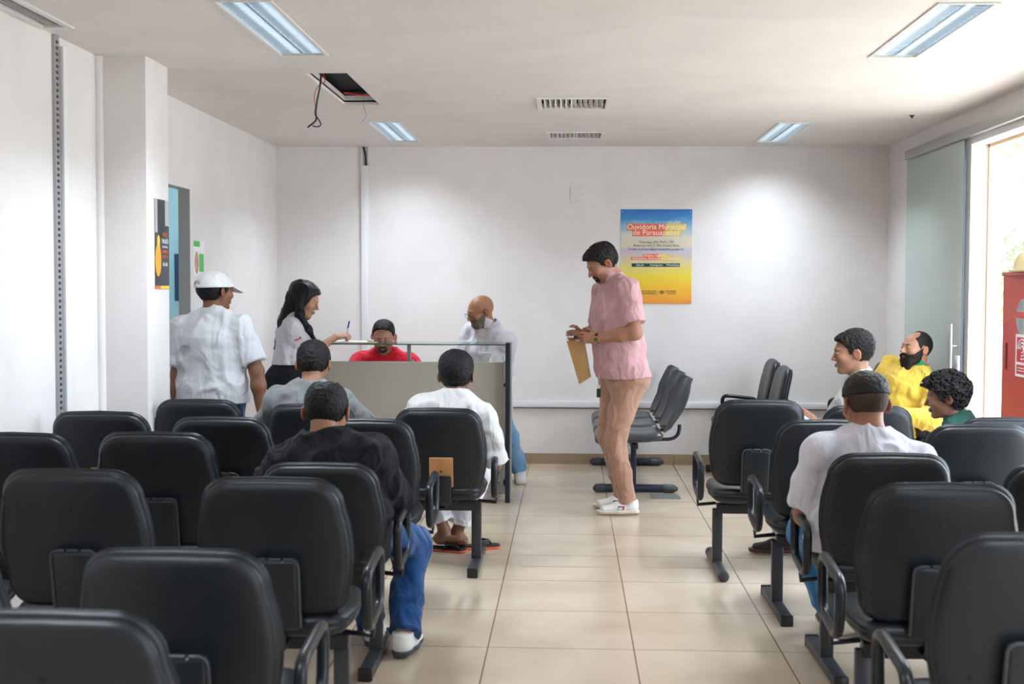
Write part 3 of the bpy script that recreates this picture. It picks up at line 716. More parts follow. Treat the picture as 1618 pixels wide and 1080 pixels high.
MB().lathe([(.135, .0), (.138, .008), (.118, .012), (.112, .05), (.09, .095), (.05, .120), (.002, .128)], n=28).build('dome', mat('hat_cream', (.75, .62, .36), .35), he, 40)
MB().rbox((-.09, -.16, .001), (.06, -.11, .010), .004, 2).build('brim', mat('hat_orange', (.7, .25, .05), .4), he, 40)
al = empty('alarm_box', (2.53, 6.74, za)); tag(al, 'small red alarm box standing on the red cabinet at the picture edge', 'alarm')
MB().rbox((-.05, -.10, 0), (.05, .10, .155), .006, 2).build('case', mat('alarm_red', (.50, .02, .05), .4), al, 40)
MB().rbox((-.054, -.05, .05), (-.049, .08, .12), .003, 1).build('label', M['paper'], al, 40)

# ------------------------------------------------------------------ posters
def grad_poster(name, x0, x1, z0, z1):
    m, N, L, B = nt(name); tc = N.new('ShaderNodeTexCoord'); sp = N.new('ShaderNodeSeparateXYZ')
    L.new(tc.outputs['Object'], sp.inputs[0])
    mr = N.new('ShaderNodeMapRange'); mr.inputs[1].default_value = z0; mr.inputs[2].default_value = z1
    L.new(sp.outputs['Z'], mr.inputs[0])
    mp = N.new('ShaderNodeMapping'); mp.inputs['Scale'].default_value = (2.2, 1, 9); L.new(tc.outputs['Object'], mp.inputs[0])
    n = N.new('ShaderNodeTexNoise'); n.inputs['Scale'].default_value = 1.6; n.inputs['Detail'].default_value = 5; L.new(mp.outputs[0], n.inputs[0])
    ad = N.new('ShaderNodeMath'); ad.operation = 'MULTIPLY_ADD'; ad.inputs[1].default_value = .14; L.new(n.outputs['Fac'], ad.inputs[0])
    sb = N.new('ShaderNodeMath'); sb.operation = 'ADD'; sb.inputs[1].default_value = -.07; L.new(mr.outputs[0], sb.inputs[0]); L.new(sb.outputs[0], ad.inputs[2])
    r = N.new('ShaderNodeValToRGB'); cr = r.color_ramp
    st = [(0, (.80, .28, .03)), (.12, (.85, .42, .02)), (.28, (.82, .62, .03)), (.42, (.72, .62, .22)), (.50, (.62, .52, .42)), (.56, (.52, .50, .62)), (.62, (.72, .62, .45)), (.72, (.66, .64, .55)), (.80, (.30, .50, .62)), (.90, (.04, .26, .60)), (1, (.01, .14, .50))]
    cr.elements[0].position, cr.elements[0].color = st[0][0], (*st[0][1], 1); cr.elements[1].position, cr.elements[1].color = 1, (*st[-1][1], 1)
    for p_, c_ in st[1:-1]:
        q = cr.elements.new(p_); q.color = (*c_, 1)
    L.new(ad.outputs[0], r.inputs[0]); L.new(r.outputs[0], B.inputs['Base Color']); B.inputs['Roughness'].default_value = .4
    return m
X0, X1, Z0, Z1 = .42, 1.01, 1.345, 2.127
po = empty('information_poster', ((X0+X1)/2, YB, (Z0+Z1)/2)); tag(po, 'large blue to yellow notice poster with white headings on the back wall', 'poster')
W_, H_ = X1-X0, Z1-Z0
MB().box((-W_/2, -.006, -H_/2), (W_/2, -.0005, H_/2)).build('sheet', grad_poster('poster_print', 0, 0, -H_/2, H_/2), po)
tw = mat('print_white', (.85, .85, .85), .5); tk = mat('print_black', (.03, .035, .04), .5); og = mat('print_orange', (.85, .16, .05), .5); yl = mat('print_yellow', (.85, .60, .06), .5); tl_ = mat('print_teal', (.0, .045, .05), .5); pb = mat('print_pale_blue', (.30, .55, .80), .5)
def pp(px, py):  # poster pixel -> local
    q = at(px, py, YB); return q.x-(X0+X1)/2, q.z-(Z0+Z1)/2
def band(x0, y0, x1, y1, m, nm='heading_band', d=-.0066):
    a, b = pp(x0, y1), pp(x1, y0); MB().box((a[0], d, a[1]), (b[0], d+.0005, b[1])).build(nm, m, po)
def ptext(s, px0, px1, pybase, size_px, m, nm='lettering', d=-.0072):
    a = pp((px0+px1)/2, pybase); w_ = pp(px1, 0)[0]-pp(px0, 0)[0]
    text(nm, s, a[0], a[1], size_px/189*1.0, m, po, d, width=w_)
band(990, 353.5, 1052, 364, og); band(1052, 353.5, 1084, 364, yl); band(999, 364, 1050, 373, og); band(1050, 364, 1076, 373, yl)
ptext('Somos o seu canal de', 1001, 1052, 353, 7, pb); ptext('soluções', 1054, 1075, 353, 7, tw)
ptext('Ouvidoria Municipal', 991, 1083.5, 362, 11.5, tw); ptext('de Parauapebas', 1000, 1074, 371, 11.5, tw)
ptext('WhatsApp: (94) 99191-1787', 1009, 1065, 384, 5.2, tk); ptext('Endereço: Rua C, 593, Cidade Nova', 1001, 1073, 389.3, 5.2, tk); ptext('E-mail: ouvidoria@parauapebas.pa.gov.br', 992, 1081, 395, 5.2, tk)
band(1016, 401, 1040, 406, og); band(1040, 401, 1057, 406, yl); band(997, 406, 1045, 410.5, og); band(1045, 406, 1076, 410.5, yl)
ptext('Elogios, sugestões,', 1018, 1055, 405, 5, tw); ptext('solicitações, reclamações ou denúncias', 999, 1074, 409.6, 5, tw)
band(998, 416, 1074, 421.3, tl_)
ptext('Fala.br', 1005, 1017.5, 420, 4.6, tw); ptext('Instagram', 1027, 1047, 420, 4.6, tw); ptext('WhatsApp', 1052, 1073, 420, 4.6, tw)
ptext('PREFEITURA DE', 1006, 1036, 461, 3.6, tk); ptext('PARAUAPEBAS', 1004, 1036, 464.5, 4, tk)
band(1038.3, 458, 1038.8, 466, tk, 'divider'); ptext('OUVIDORIA', 1051, 1068, 461, 3.6, tk); ptext('MUNICIPAL', 1054, 1068, 464.5, 2.8, tk)
a = pp(1045.5, 461.5); s_ = .018
MB().add([(a[0]-s_*1.2, -.0068, a[1]), (a[0], -.0068, a[1]-s_), (a[0]+s_*1.2, -.0068, a[1]), (a[0], -.0068, a[1]+s_), (a[0]-s_*.7, -.0068, a[1]), (a[0], -.0068, a[1]-s_*.55), (a[0]+s_*.7, -.0068, a[1]), (a[0], -.0068, a[1]+s_*.55)],
         [(0, 1, 5, 4), (1, 2, 6, 5), (2, 3, 7, 6), (3, 0, 4, 7)]).add([(a[0]-s_*.4, -.0068, a[1]), (a[0], -.0068, a[1]-s_*.3), (a[0]+s_*.4, -.0068, a[1]), (a[0], -.0068, a[1]+s_*.3)], [(0, 1, 2, 3)]).build('diamond_emblem', tk, po)
for sx_ in (-1, 1):
    for zz in (-.36, .0, .37): MB().cyl((sx_*.28, -.008, zz), (sx_*.28, -.006, zz), .004, 8).build('pin', M['steel'], po)

# dark poster on the pillar's side (faces +X)
RX = Matrix.Rotation(PI/2, 4, 'Z') @ Matrix.Rotation(PI/2, 4, 'X')
dp = empty('campaign_poster', (-2.156, 6.62, 1.70)); tag(dp, 'dark poster with an orange fruit shape on the side of the pillar', 'poster')
MB().box((.0005, -.115, -.235), (.003, .115, .235)).build('sheet', mat('charcoal_print', (.045, .047, .055), .45, var=.6, vscale=5), dp)
MB().disc((.0035, -.06, .015), 'x', .022, .032).build('yellow_shape', yl, dp)
MB().disc((.0034, -.066, -.085), 'x', .048, .085).build('orange_shape', mat('print_orange_yellow', (.85, .38, .03), .5), dp)
MB().disc((.0032, -.01, .12), 'x', .045, .10).build('dark_figure', tk, dp)
for a_, b_, c_ in ((-.115, -.075, .06), (.05, .112, .10)): MB().box((.0033, a_, c_), (.0036, b_, .235)).build('grey_area', mat('print_grey', (.45, .45, .47), .5), dp)
MB().box((.0036, -.112, -.234), (.0040, -.03, -.218)).build('orange_strip', og, dp); MB().box((.0036, -.03, -.234), (.0040, .112, -.218)).build('yellow_strip', yl, dp)
for s, z, w_, m_, sz in (('NÃO', .042, .08, og, .03), ('É VIOLAÇÃO', .005, .105, tw, .035), ('SEXUAL', -.018, .09, tw, .018), ('DENUNCIE', -.045, .09, og, .022), ('DISQUE 100', -.07, .09, og, .02), ('NÃO  NÃO', -.115, .08, tw, .028)):
    o = text('lettering', s, 0.0042, z, sz, m_, dp, .045, width=w_, rot=RX)
lf = empty('leaflet', (XL, 8.33, 1.665)); tag(lf, 'small green and white leaflet taped beside the doorway', 'leaflet')
MB().box((.0005, -.125, -.115), (.002, .125, .115)).build('sheet', M['paper'], lf)
for q_ in (((.0022, .0, -.09), (.0026, .11, .03)), ((.0022, -.12, .075), (.0026, .02, .112))): MB().box(*q_).build('green_field', mat('print_green', (.10, .50, .10), .5), lf)
MB().disc((.0028, -.055, -.03), 'x', .045, .075).build('picture_area', mat('print_skin_tone', (.55, .30, .22), .5, var=.5, vscale=25), lf)

# ------------------------------------------------------------------ figures: bodies grown as smooth implicit surfaces
def A3(v): return np.array(tuple(v), dtype=np.float32)
def nrm(v): v = np.asarray(v, dtype=np.float32); return v/np.linalg.norm(v)
_rng = np.random.RandomState(3)
def value_noise(shape, cells):
    "smooth random field in -1..1, cells = coarse cells per axis"
    c = _rng.uniform(-1, 1, [max(2, int(k)+3) for k in cells]).astype(np.float32)
    for ax in range(3):
        n = shape[ax]; m_ = c.shape[ax]
        t = np.linspace(1, m_-2.001, n); i = t.astype(int); f = (t-i).astype(np.float32)
        w_ = [(-f**3+2*f**2-f)/2, (3*f**3-5*f**2+2)/2, (-3*f**3+4*f**2+f)/2, (f**3-f**2)/2]
        sh = [1, 1, 1]; sh[ax] = n
        c = sum(np.take(c, np.clip(i+k-1, 0, m_-1), axis=ax)*w_[k].reshape(sh) for k in range(4))
    return c
class Field:
    def __init__(s, lo, hi, h):
        s.lo = A3(lo); s.h = h; s.n = [int((hi[i]-lo[i])/h)+2 for i in range(3)]
        s.D = np.full(s.n, .5, np.float32)
        s.ax = [s.lo[i]+h*np.arange(s.n[i], dtype=np.float32) for i in range(3)]
    def sub(s, lo, hi):
        sl = []
        for i in range(3):
            a = max(0, int((lo[i]-s.lo[i])/s.h)-1); b = min(s.n[i], int((hi[i]-s.lo[i])/s.h)+3)
            if b <= a: return None
            sl.append(slice(a, b))
        return tuple(sl)
    def P(s, sl):
        return [s.ax[i][sl[i]].reshape([-1 if j == i else 1 for j in range(3)]) for i in range(3)]
    def put(s, fn, lo, hi, k=.02, op='add'):
        m = k+.03
        sl = s.sub(np.asarray(lo)-m, np.asarray(hi)+m)
        if sl is None: return
        d = fn(s.P(sl)).astype(np.float32); a = s.D[sl]
        if op == 'cut': d = -d; hh = np.clip(.5-.5*(a-d)/k, 0, 1); s.D[sl] = a*(1-hh)+d*hh+k*hh*(1-hh); return
        hh = np.clip(.5+.5*(a-d)/k, 0, 1)
        s.D[sl] = a*(1-hh)+d*hh-k*hh*(1-hh)
    def limit(s, fn):
        "keep only where fn <= 0 (everywhere)"
        s.D = np.maximum(s.D, fn(s.P((slice(None),)*3)).astype(np.float32))
    def crease(s, amp, cells=None):
        "cloth ridges and soft lumps added to the surface"
        n1 = value_noise(s.D.shape, cells or [s.n[0]*s.h/.09, s.n[1]*s.h/.09, s.n[2]*s.h/.13])
        n2 = value_noise(s.D.shape, [s.n[0]*s.h/.05, s.n[1]*s.h/.06, s.n[2]*s.h/.035])
        s.D = s.D-amp*(np.clip(1-np.abs(n1)*2.6, 0, 1)**1.2*1.5+n2*.55)
    def ball(s, c, r, k=.02, op='add'):
        c = A3(c); s.put(lambda P: np.sqrt((P[0]-c[0])**2+(P[1]-c[1])**2+(P[2]-c[2])**2)-r, c-r, c+r, k, op)
    def cone(s, a, b, ra, rb, k=.02, cut=None, op='add'):
        a, b = A3(a), A3(b); u = b-a; L2 = float(u@u)+1e-9; R = max(ra, rb)
        def fn(P):
            q = [P[i]-a[i] for i in range(3)]; t = np.clip((q[0]*u[0]+q[1]*u[1]+q[2]*u[2])/L2, 0, 1)
            d = np.sqrt((q[0]-t*u[0])**2+(q[1]-t*u[1])**2+(q[2]-t*u[2])**2)-(ra+(rb-ra)*t)
            if cut is not None:
                c_, n_ = cut; d = np.maximum(d, (P[0]-c_[0])*n_[0]+(P[1]-c_[1])*n_[1]+(P[2]-c_[2])*n_[2])
            return d
        s.put(fn, np.minimum(a, b)-R, np.maximum(a, b)+R, k, op)
    def ecap(s, a, b, side, ra, rb, k=.02, cut=None, op='add', p=2.0):
        "elliptic capsule: radii (along side, across) at a and at b"
        a, b = A3(a), A3(b); w = nrm(b-a); L = float(np.linalg.norm(b-a)); sd = nrm(A3(side)-w*float(A3(side)@w)); n = np.cross(sd, w)
        R = max(*ra, *rb)
        def fn(P):
            q = [P[i]-a[i] for i in range(3)]
            t = q[0]*w[0]+q[1]*w[1]+q[2]*w[2]; tt = np.clip(t/L, 0, 1); e = t-tt*L
            x = q[0]*sd[0]+q[1]*sd[1]+q[2]*sd[2]; y = q[0]*n[0]+q[1]*n[1]+q[2]*n[2]
            rx = ra[0]+(rb[0]-ra[0])*tt; ry = ra[1]+(rb[1]-ra[1])*tt; mr = np.minimum(rx, ry)
            if p == 2: g = np.sqrt((x/rx)**2+(y/ry)**2+(e/mr)**2)
            else: g = (np.abs(x/rx)**p+np.abs(y/ry)**p+np.abs(e/mr)**p)**(1/p)
            d = (g-1)*mr
            if cut is not None:
                c_, n_ = cut; d = np.maximum(d, (P[0]-c_[0])*n_[0]+(P[1]-c_[1])*n_[1]+(P[2]-c_[2])*n_[2])
            return d
        s.put(fn, np.minimum(a, b)-R, np.maximum(a, b)+R, k, op)
    def local(s, c, R, sc, fn, lo, hi, k=.02, op='add'):
        "fn gets local coordinates; R columns = local axes in world; distances scaled by sc"
        c = A3(c); R = np.asarray(R, np.float32)
        cor = np.array([[x, y, z] for x in (lo[0], hi[0]) for y in (lo[1], hi[1]) for z in (lo[2], hi[2])], np.float32)*sc @ R.T + c
        def f2(P):
            q = [P[i]-c[i] for i in range(3)]
            l = [(q[0]*R[0][j]+q[1]*R[1][j]+q[2]*R[2][j])/sc for j in range(3)]
            return fn(l)*sc
        s.put(f2, cor.min(0), cor.max(0), k, op)
    def mesh(s, name, m, parent, wrinkle=0, cells=None, origin=(0, 0, 0), paint=None):
        D = s.D
        if wrinkle: s.crease(wrinkle, cells); D = s.D
        D = np.pad(D, 1, constant_values=.5)
        ins = D < 0
        nx, ny, nz = [k-1 for k in D.shape]
        c8 = [(i, j, k) for i in (0, 1) for j in (0, 1) for k in (0, 1)]
        cnt = np.zeros((nx, ny, nz), np.int8)
        for i, j, k in c8: cnt += ins[i:i+nx, j:j+ny, k:k+nz]
        act = (cnt > 0) & (cnt < 8); idx = np.argwhere(act)
        if len(idx) == 0: return None
        idm = np.full(act.shape, -1, np.int64); idm[act] = np.arange(len(idx))
        acc = np.zeros((len(idx), 3)); num = np.zeros(len(idx))
        for a in range(8):
            for b in range(a+1, 8):
                A_, B_ = np.array(c8[a]), np.array(c8[b])
                if np.abs(A_-B_).sum() != 1: continue
                da = D[tuple((idx+A_).T)]; db = D[tuple((idx+B_).T)]; cr = (da < 0) != (db < 0)
                t = np.where(cr, da/np.where(cr, da-db, 1), 0)
                acc += cr[:, None]*(A_+(B_-A_)*t[:, None]); num += cr
        V = (idx-1+acc/num[:, None])*s.h+s.lo
        F = []
        for ax in range(3):
            o1, o2 = [(1, 2), (2, 0), (0, 1)][ax]
            d = [0, 0, 0]; d[ax] = 1
            sh = list(D.shape); sl0 = [slice(1, sh[i]-1) for i in range(3)]; sl0[ax] = slice(0, sh[ax]-1)
            sl1 = list(sl0); sl1[ax] = slice(1, sh[ax])
            a_ = ins[tuple(sl0)]; b_ = ins[tuple(sl1)]
            e = np.argwhere(a_ != b_); 
            if len(e) == 0: continue
            fl = a_[tuple(e.T)]
            off = np.array([1, 1, 1]); off[ax] = 0; e = e+off
            def cid(u, v):
                q = e.copy(); q[:, o1] -= u; q[:, o2] -= v; return idm[tuple(q.T)]
            q = np.stack([cid(1, 1), cid(0, 1), cid(0, 0), cid(1, 0)], 1)
            q[~fl] = q[~fl][:, ::-1]; F.append(q)
        F = np.concatenate(F); F = F[(F >= 0).all(1)]
        V = V-np.array(origin)
        me = bpy.data.meshes.new(name); me.vertices.add(len(V)); me.vertices.foreach_set('co', V.astype(np.float32).ravel())
        me.loops.add(len(F)*4); me.loops.foreach_set('vertex_index', F.astype(np.int32).ravel())
        me.polygons.add(len(F)); me.polygons.foreach_set('loop_start', np.arange(0, len(F)*4, 4, dtype=np.int32)); me.polygons.foreach_set('loop_total', np.full(len(F), 4, np.int32))
        me.polygons.foreach_set('use_smooth', np.ones(len(F), bool)); me.update(); me.validate()
        me.materials.append(m)
        if paint is not None:
            ca = me.color_attributes.new('tint', 'FLOAT_COLOR', 'POINT'); cc = np.ones((len(V), 4), np.float32); cc[:, :3] = paint(V+np.array(origin))
            ca.data.foreach_set('color', cc.ravel())
        o = bpy.data.objects.new(name, me); COL.objects.link(o); o.parent = parent
        return o

def skin_mat(name, col):
    m, N, L, B = nt(name)
    a = N.new('ShaderNodeAttribute'); a.attribute_name = 'tint'
    n = N.new('ShaderNodeTexNoise'); n.inputs['Scale'].default_value = 22; n.inputs['Detail'].default_value = 4
    tc = N.new('ShaderNodeTexCoord'); L.new(tc.outputs['Object'], n.inputs[0])
    r = N.new('ShaderNodeValToRGB'); r.color_ramp.elements[0].color = (*[c*.88 for c in col], 1); r.color_ramp.elements[1].color = (*[min(1, c*1.12) for c in col], 1)
    L.new(n.outputs['Fac'], r.inputs[0])
    mx = N.new('ShaderNodeMix'); mx.data_type = 'RGBA'; mx.blend_type = 'MULTIPLY'; mx.inputs[0].default_value = 1
    L.new(r.outputs[0], mx.inputs[6]); L.new(a.outputs['Color'], mx.inputs[7]); L.new(mx.outputs[2], B.inputs['Base Color'])
    B.inputs['Roughness'].default_value = .48; B.inputs['Specular IOR Level'].default_value = .45
    B.inputs['Subsurface Weight'].default_value = .12; B.inputs['Subsurface Radius'].default_value = (.012, .005, .003); B.inputs['Subsurface Scale'].default_value = 1
    return m
def cloth_mat(name, col, rough=.85, scale=700, bump=.1, stripe=None, fold=.75):
    m, N, L, B = nt(name); B.inputs['Base Color'].default_value = (*col, 1); B.inputs['Roughness'].default_value = rough
    B.inputs['Specular IOR Level'].default_value = .2; B.inputs['Sheen Weight'].default_value = .02 if max(col) < .1 else .2
    tc = N.new('ShaderNodeTexCoord')
    n = N.new('ShaderNodeTexNoise'); n.inputs['Scale'].default_value = scale/10; n.inputs['Detail'].default_value = 8; L.new(tc.outputs['Object'], n.inputs[0])
    b = N.new('ShaderNodeBump'); b.inputs['Strength'].default_value = bump; b.inputs['Distance'].default_value = .004
    # soft drapery folds: warped noise
    mp = N.new('ShaderNodeMapping'); mp.inputs['Scale'].default_value = (1, 1, .55); mp.inputs['Rotation'].default_value = (.3, .5, 0); L.new(tc.outputs['Object'], mp.inputs[0])
    nf = N.new('ShaderNodeTexNoise'); nf.inputs['Scale'].default_value = 9; nf.inputs['Detail'].default_value = 2.5; nf.inputs['Distortion'].default_value = .8; L.new(mp.outputs[0], nf.inputs[0])
    bf = N.new('ShaderNodeBump'); bf.inputs['Strength'].default_value = fold; bf.inputs['Distance'].default_value = .05
    L.new(nf.outputs['Fac'], bf.inputs['Height']); L.new(bf.outputs[0], b.inputs['Normal'])
    L.new(n.outputs['Fac'], b.inputs['Height']); L.new(b.outputs[0], B.inputs['Normal'])
    n3 = N.new('ShaderNodeTexNoise'); n3.inputs['Scale'].default_value = scale/90; n3.inputs['Detail'].default_value = 3; L.new(tc.outputs['Object'], n3.inputs[0])
    mx = N.new('ShaderNodeMix'); mx.data_type = 'RGBA'; mx.inputs[6].default_value = (*[c*.93 for c in col], 1); mx.inputs[7].default_value = (*[min(1, c*1.05) for c in col], 1)
    L.new(n3.outputs['Fac'], mx.inputs[0]); out = mx.outputs[2]
    if stripe:
        sc_, scol, ztop = stripe
        wv = N.new('ShaderNodeTexWave'); wv.wave_type = 'BANDS'; wv.bands_direction = 'Z'; wv.inputs['Scale'].default_value = sc_; wv.inputs['Distortion'].default_value = 2.2; wv.inputs['Detail'].default_value = 3; wv.inputs['Detail Scale'].default_value = 2
        L.new(tc.outputs['Object'], wv.inputs[0])
        sp = N.new('ShaderNodeSeparateXYZ'); L.new(tc.outputs['Object'], sp.inputs[0])
        mr = N.new('ShaderNodeMapRange'); mr.inputs[1].default_value = ztop+.06; mr.inputs[2].default_value = ztop-.06; L.new(sp.outputs['Z'], mr.inputs[0])
        r = N.new('ShaderNodeValToRGB'); r.color_ramp.elements[0].position = .55; r.color_ramp.elements[1].position = .75; L.new(wv.outputs['Fac'], r.inputs[0])
        mu = N.new('ShaderNodeMath'); mu.operation = 'MULTIPLY'; L.new(r.outputs[0], mu.inputs[0]); L.new(mr.outputs[0], mu.inputs[1])
        m2 = N.new('ShaderNodeMix'); m2.data_type = 'RGBA'; L.new(mu.outputs[0], m2.inputs[0]); L.new(out, m2.inputs[6]); m2.inputs[7].default_value = (*scol, 1); out = m2.outputs[2]
    L.new(out, B.inputs['Base Color'])
    return m
def hair_mat(name, col, rough=.5):
    m, N, L, B = nt(name); B.inputs['Roughness'].default_value = rough; B.inputs['Specular IOR Level'].default_value = .22
    tc = N.new('ShaderNodeTexCoord'); n = N.new('ShaderNodeTexNoise'); n.inputs['Scale'].default_value = 170; n.inputs['Detail'].default_value = 5
    L.new(tc.outputs['Object'], n.inputs[0])
    b = N.new('ShaderNodeBump'); b.inputs['Strength'].default_value = .55; b.inputs['Distance'].default_value = .006
    L.new(n.outputs['Fac'], b.inputs['Height']); L.new(b.outputs[0], B.inputs['Normal'])
    r = N.new('ShaderNodeValToRGB'); r.color_ramp.elements[0].color = (*[c*.6 for c in col], 1); r.color_ramp.elements[1].color = (*[c*1.5 for c in col], 1)
    L.new(n.outputs['Fac'], r.inputs[0]); L.new(r.outputs[0], B.inputs['Base Color'])
    return m
EYE_W = mat('eye_white', (.42, .40, .38), .35); EYE_D = mat('eye_iris', (.02, .012, .008), .15)

def _ell(l, c, r):
    k0 = np.sqrt(((l[0]-c[0])/r[0])**2+((l[1]-c[1])/r[1])**2+((l[2]-c[2])/r[2])**2)
    k1 = np.sqrt(((l[0]-c[0])/r[0]**2)**2+((l[1]-c[1])/r[1]**2)**2+((l[2]-c[2])/r[2]**2)**2)+1e-6
    return k0*(k0-1)/k1
def _cone(l, a, b, ra, rb):
    u = np.array(b, np.float32)-np.array(a, np.float32); q = [l[i]-a[i] for i in range(3)]; t = np.clip((q[0]*u[0]+q[1]*u[1]+q[2]*u[2])/float(u@u), 0, 1)
    return np.sqrt((q[0]-t*u[0])**2+(q[1]-t*u[1])**2+(q[2]-t*u[2])**2)-(ra+(rb-ra)*t)
def _smin(a, b, k):
    h = np.clip(.5+.5*(a-b)/k, 0, 1); return a*(1-h)+b*h-k*h*(1-h)
def _smax(a, b, k): return -_smin(-a, -b, k)
def skull(l, fat=0):
    d = _ell(l, (0, -.020, .030), (.0765, .094, .087))
    d = _smin(d, _ell(l, (0, .028, .012), (.064, .062, .070)), .03)
    d = _smin(d, _ell(l, (0, .022, -.045), (.057+fat*.012, .060+fat*.004, .064+fat*.004)), .03)
    return d
def head_fn(fat=0, nose=1.0, fem=0):
    def fn(l):
        ax = [np.abs(l[0]), l[1], l[2]]
        d = skull(l, fat)
        d = _smin(d, _ell(l, (0, .066, -.092), (.024-.004*fem, .020, .018)), .025)
        d = _smin(d, _ell(l, (0, .082, .026), (.046, .012, .009-.002*fem)), .014)
        d = _smin(d, _ell(ax, (.040, .060, -.022), (.024, .024, .02)), .025)
        d = _smax(d, -_ell(ax, (.031, .100, .006), (.018, .015, .010)), .012)
        d = _smin(d, _ell(ax, (.031, .080, .004), (.0145, .0125, .0105)), .004)
        d = _smin(d, _cone(l, (0, .086, .012), (0, .106*1.0+.004*nose, -.026), .0075, .0115*nose), .010)
        d = _smin(d, _ell(ax, (.0125, .094, -.031), (.0085*nose, .010, .008)), .006)
        d = _smin(d, _ell(l, (0, .088, -.0545), (.024, .011, .0055)), .005)
        d = _smin(d, _ell(l, (0, .0865, -.0655), (.020, .0115, .0065)), .005)
        # ears
        e = _ell([ax[0]-.086+.42*(l[1]+.01), l[1]+.012, l[2]+.004], (0, 0, 0), (.0078, .0205, .033))
        e = _smax(e, -_ell([ax[0]-.094+.42*(l[1]+.01), l[1]+.006, l[2]+.002], (0, 0, 0), (.006, .011, .018)), .004)
        d = _smin(d, e, .006)
        return d
    return fn
def head_paint(c, R, sc, lips, stub=None):
    c = A3(c); R = np.asarray(R)
    def f(V):
        l = (V-c) @ R / sc
        out = np.ones((len(V), 3))
        w = np.exp(-((l[:, 0]/.021)**2+((l[:, 1]-.098)/.018)**2+((l[:, 2]+.060)/.0095)**2)**2)
        out = out*(1-w[:, None])+np.array(lips)*w[:, None]
        # brows and closed-lid line
        for s in (-1, 1):
            w = np.exp(-(((l[:, 0]-s*.031)/.012)**2+((l[:, 1]-.09)/.02)**2+((l[:, 2]-.0015)/.0028)**2)**2)
            out = out*(1-w[:, None]*.7)+np.array((.15, .1, .1))*w[:, None]*.7
        # warmer ears and nose tip
        w = np.clip((np.abs(l[:, 0])-.076)/.01, 0, 1)*(np.abs(l[:, 2]) < .04)*(np.linalg.norm(l, axis=1) < .14)
        out *= 1-w[:, None]*np.array((.0, .22, .25))
        if stub:
            w = np.clip((l[:, 1]-.0)/.05, 0, 1)*np.clip((-.028-l[:, 2])/.02, 0, 1)*np.clip((l[:, 2]+.15)/.02, 0, 1)*(np.abs(l[:, 0]) < .09)
            out *= 1-w[:, None]*(1-np.array(stub))
        return out
    return f
# hairline height as a function of front/back position
def line(l, ys, zs): return np.interp(l[1], ys, zs)
HL = {'short': ([-.12, -.085, -.045, -.022, -.006, .004, .014, .030, .036, .052, .068, .085, .12], [-.052, -.056, -.050, -.034, .030, .028, -.006, .006, .030, .050, .066, .074, .09]),
      'high': ([-.12, -.085, -.045, -.022, -.006, .004, .014, .030, .040, .052, .068, .085, .12], [-.045, -.048, -.045, -.030, .030, .028, .0, .020, .052, .075, .095, .12, .14]),
      'fade': ([-.12, -.08, -.03, .03, .05, .068, .085, .12], [.035, .035, .035, .035, .050, .064, .072, .09])}
def frame(fwd, up):
    f = nrm(fwd); u = nrm(np.asarray(up)-f*float(np.dot(up, f))); r = np.cross(f, u)
    return np.stack([r, f, u], 1)     # columns: right, forward, up
def ik(a, c, l1, l2, pole):
    a, c = np.asarray(a, float), np.asarray(c, float); d = c-a; L = np.linalg.norm(d); L_ = min(L, (l1+l2)*.999); u = d/L
    x = (l1*l1-l2*l2+L_*L_)/(2*L_); h = math.sqrt(max(l1*l1-x*x, 1e-6)); p = np.asarray(pole, float); p = p-u*(p@u); p = p/np.linalg.norm(p)
    return a+u*x+p*h, a+u*L_
def hand(F, w, d, palm, thumb, S=1, curl=.35, k=.006):
    "palm, four unequal bent fingers and a thumb leaving the side of the palm; thumb = direction of the thumb side"
    w, d = A3(w), nrm(d); n = nrm(A3(palm)-d*float(A3(palm)@d)); s = nrm(A3(thumb)-d*float(A3(thumb)@d)-n*float(A3(thumb)@n))
    F.ecap(w-d*.015*S, w+d*.03*S, s, (.026*S, .018*S), (.032*S, .015*S), .012)
    F.ecap(w+d*.025*S, w+d*.078*S, s, (.034*S, .015*S), (.039*S, .0125*S), .010)
    for i, (off, ln) in enumerate(((.030, .070), (.010, .078), (-.010, .073), (-.028, .058))):
        p = w+d*(.084-.004*abs(i-1.2))*S+s*off*S; cu = curl*(.85+.16*i); ang = cu*.55
        seg = [ln*.45, ln*.32, ln*.26]; r0 = .0088*S
        dd = nrm(d+s*(off*.9))
        for j, L in enumerate(seg):
            v = nrm(dd*math.cos(ang)+n*math.sin(ang)); q = p+v*L*S
            F.cone(p, q, r0*(1-.08*j), r0*(1-.08*(j+1)), .0035); p = q; ang += cu*1.15
    p = w+d*.022*S+s*.026*S+n*.004*S
    for L, v, ra, rb in ((.040, d*.62+s*.70+n*.25, .0125, .0105), (.032, d*.85+s*.35+n*.35, .0105, .0095), (.025, d*.95+s*.02+n*(.3+curl*.3), .0095, .0075)):
        v = nrm(v); q = p+v*L*S; F.cone(p, q, ra*S, rb*S, .006); p = q

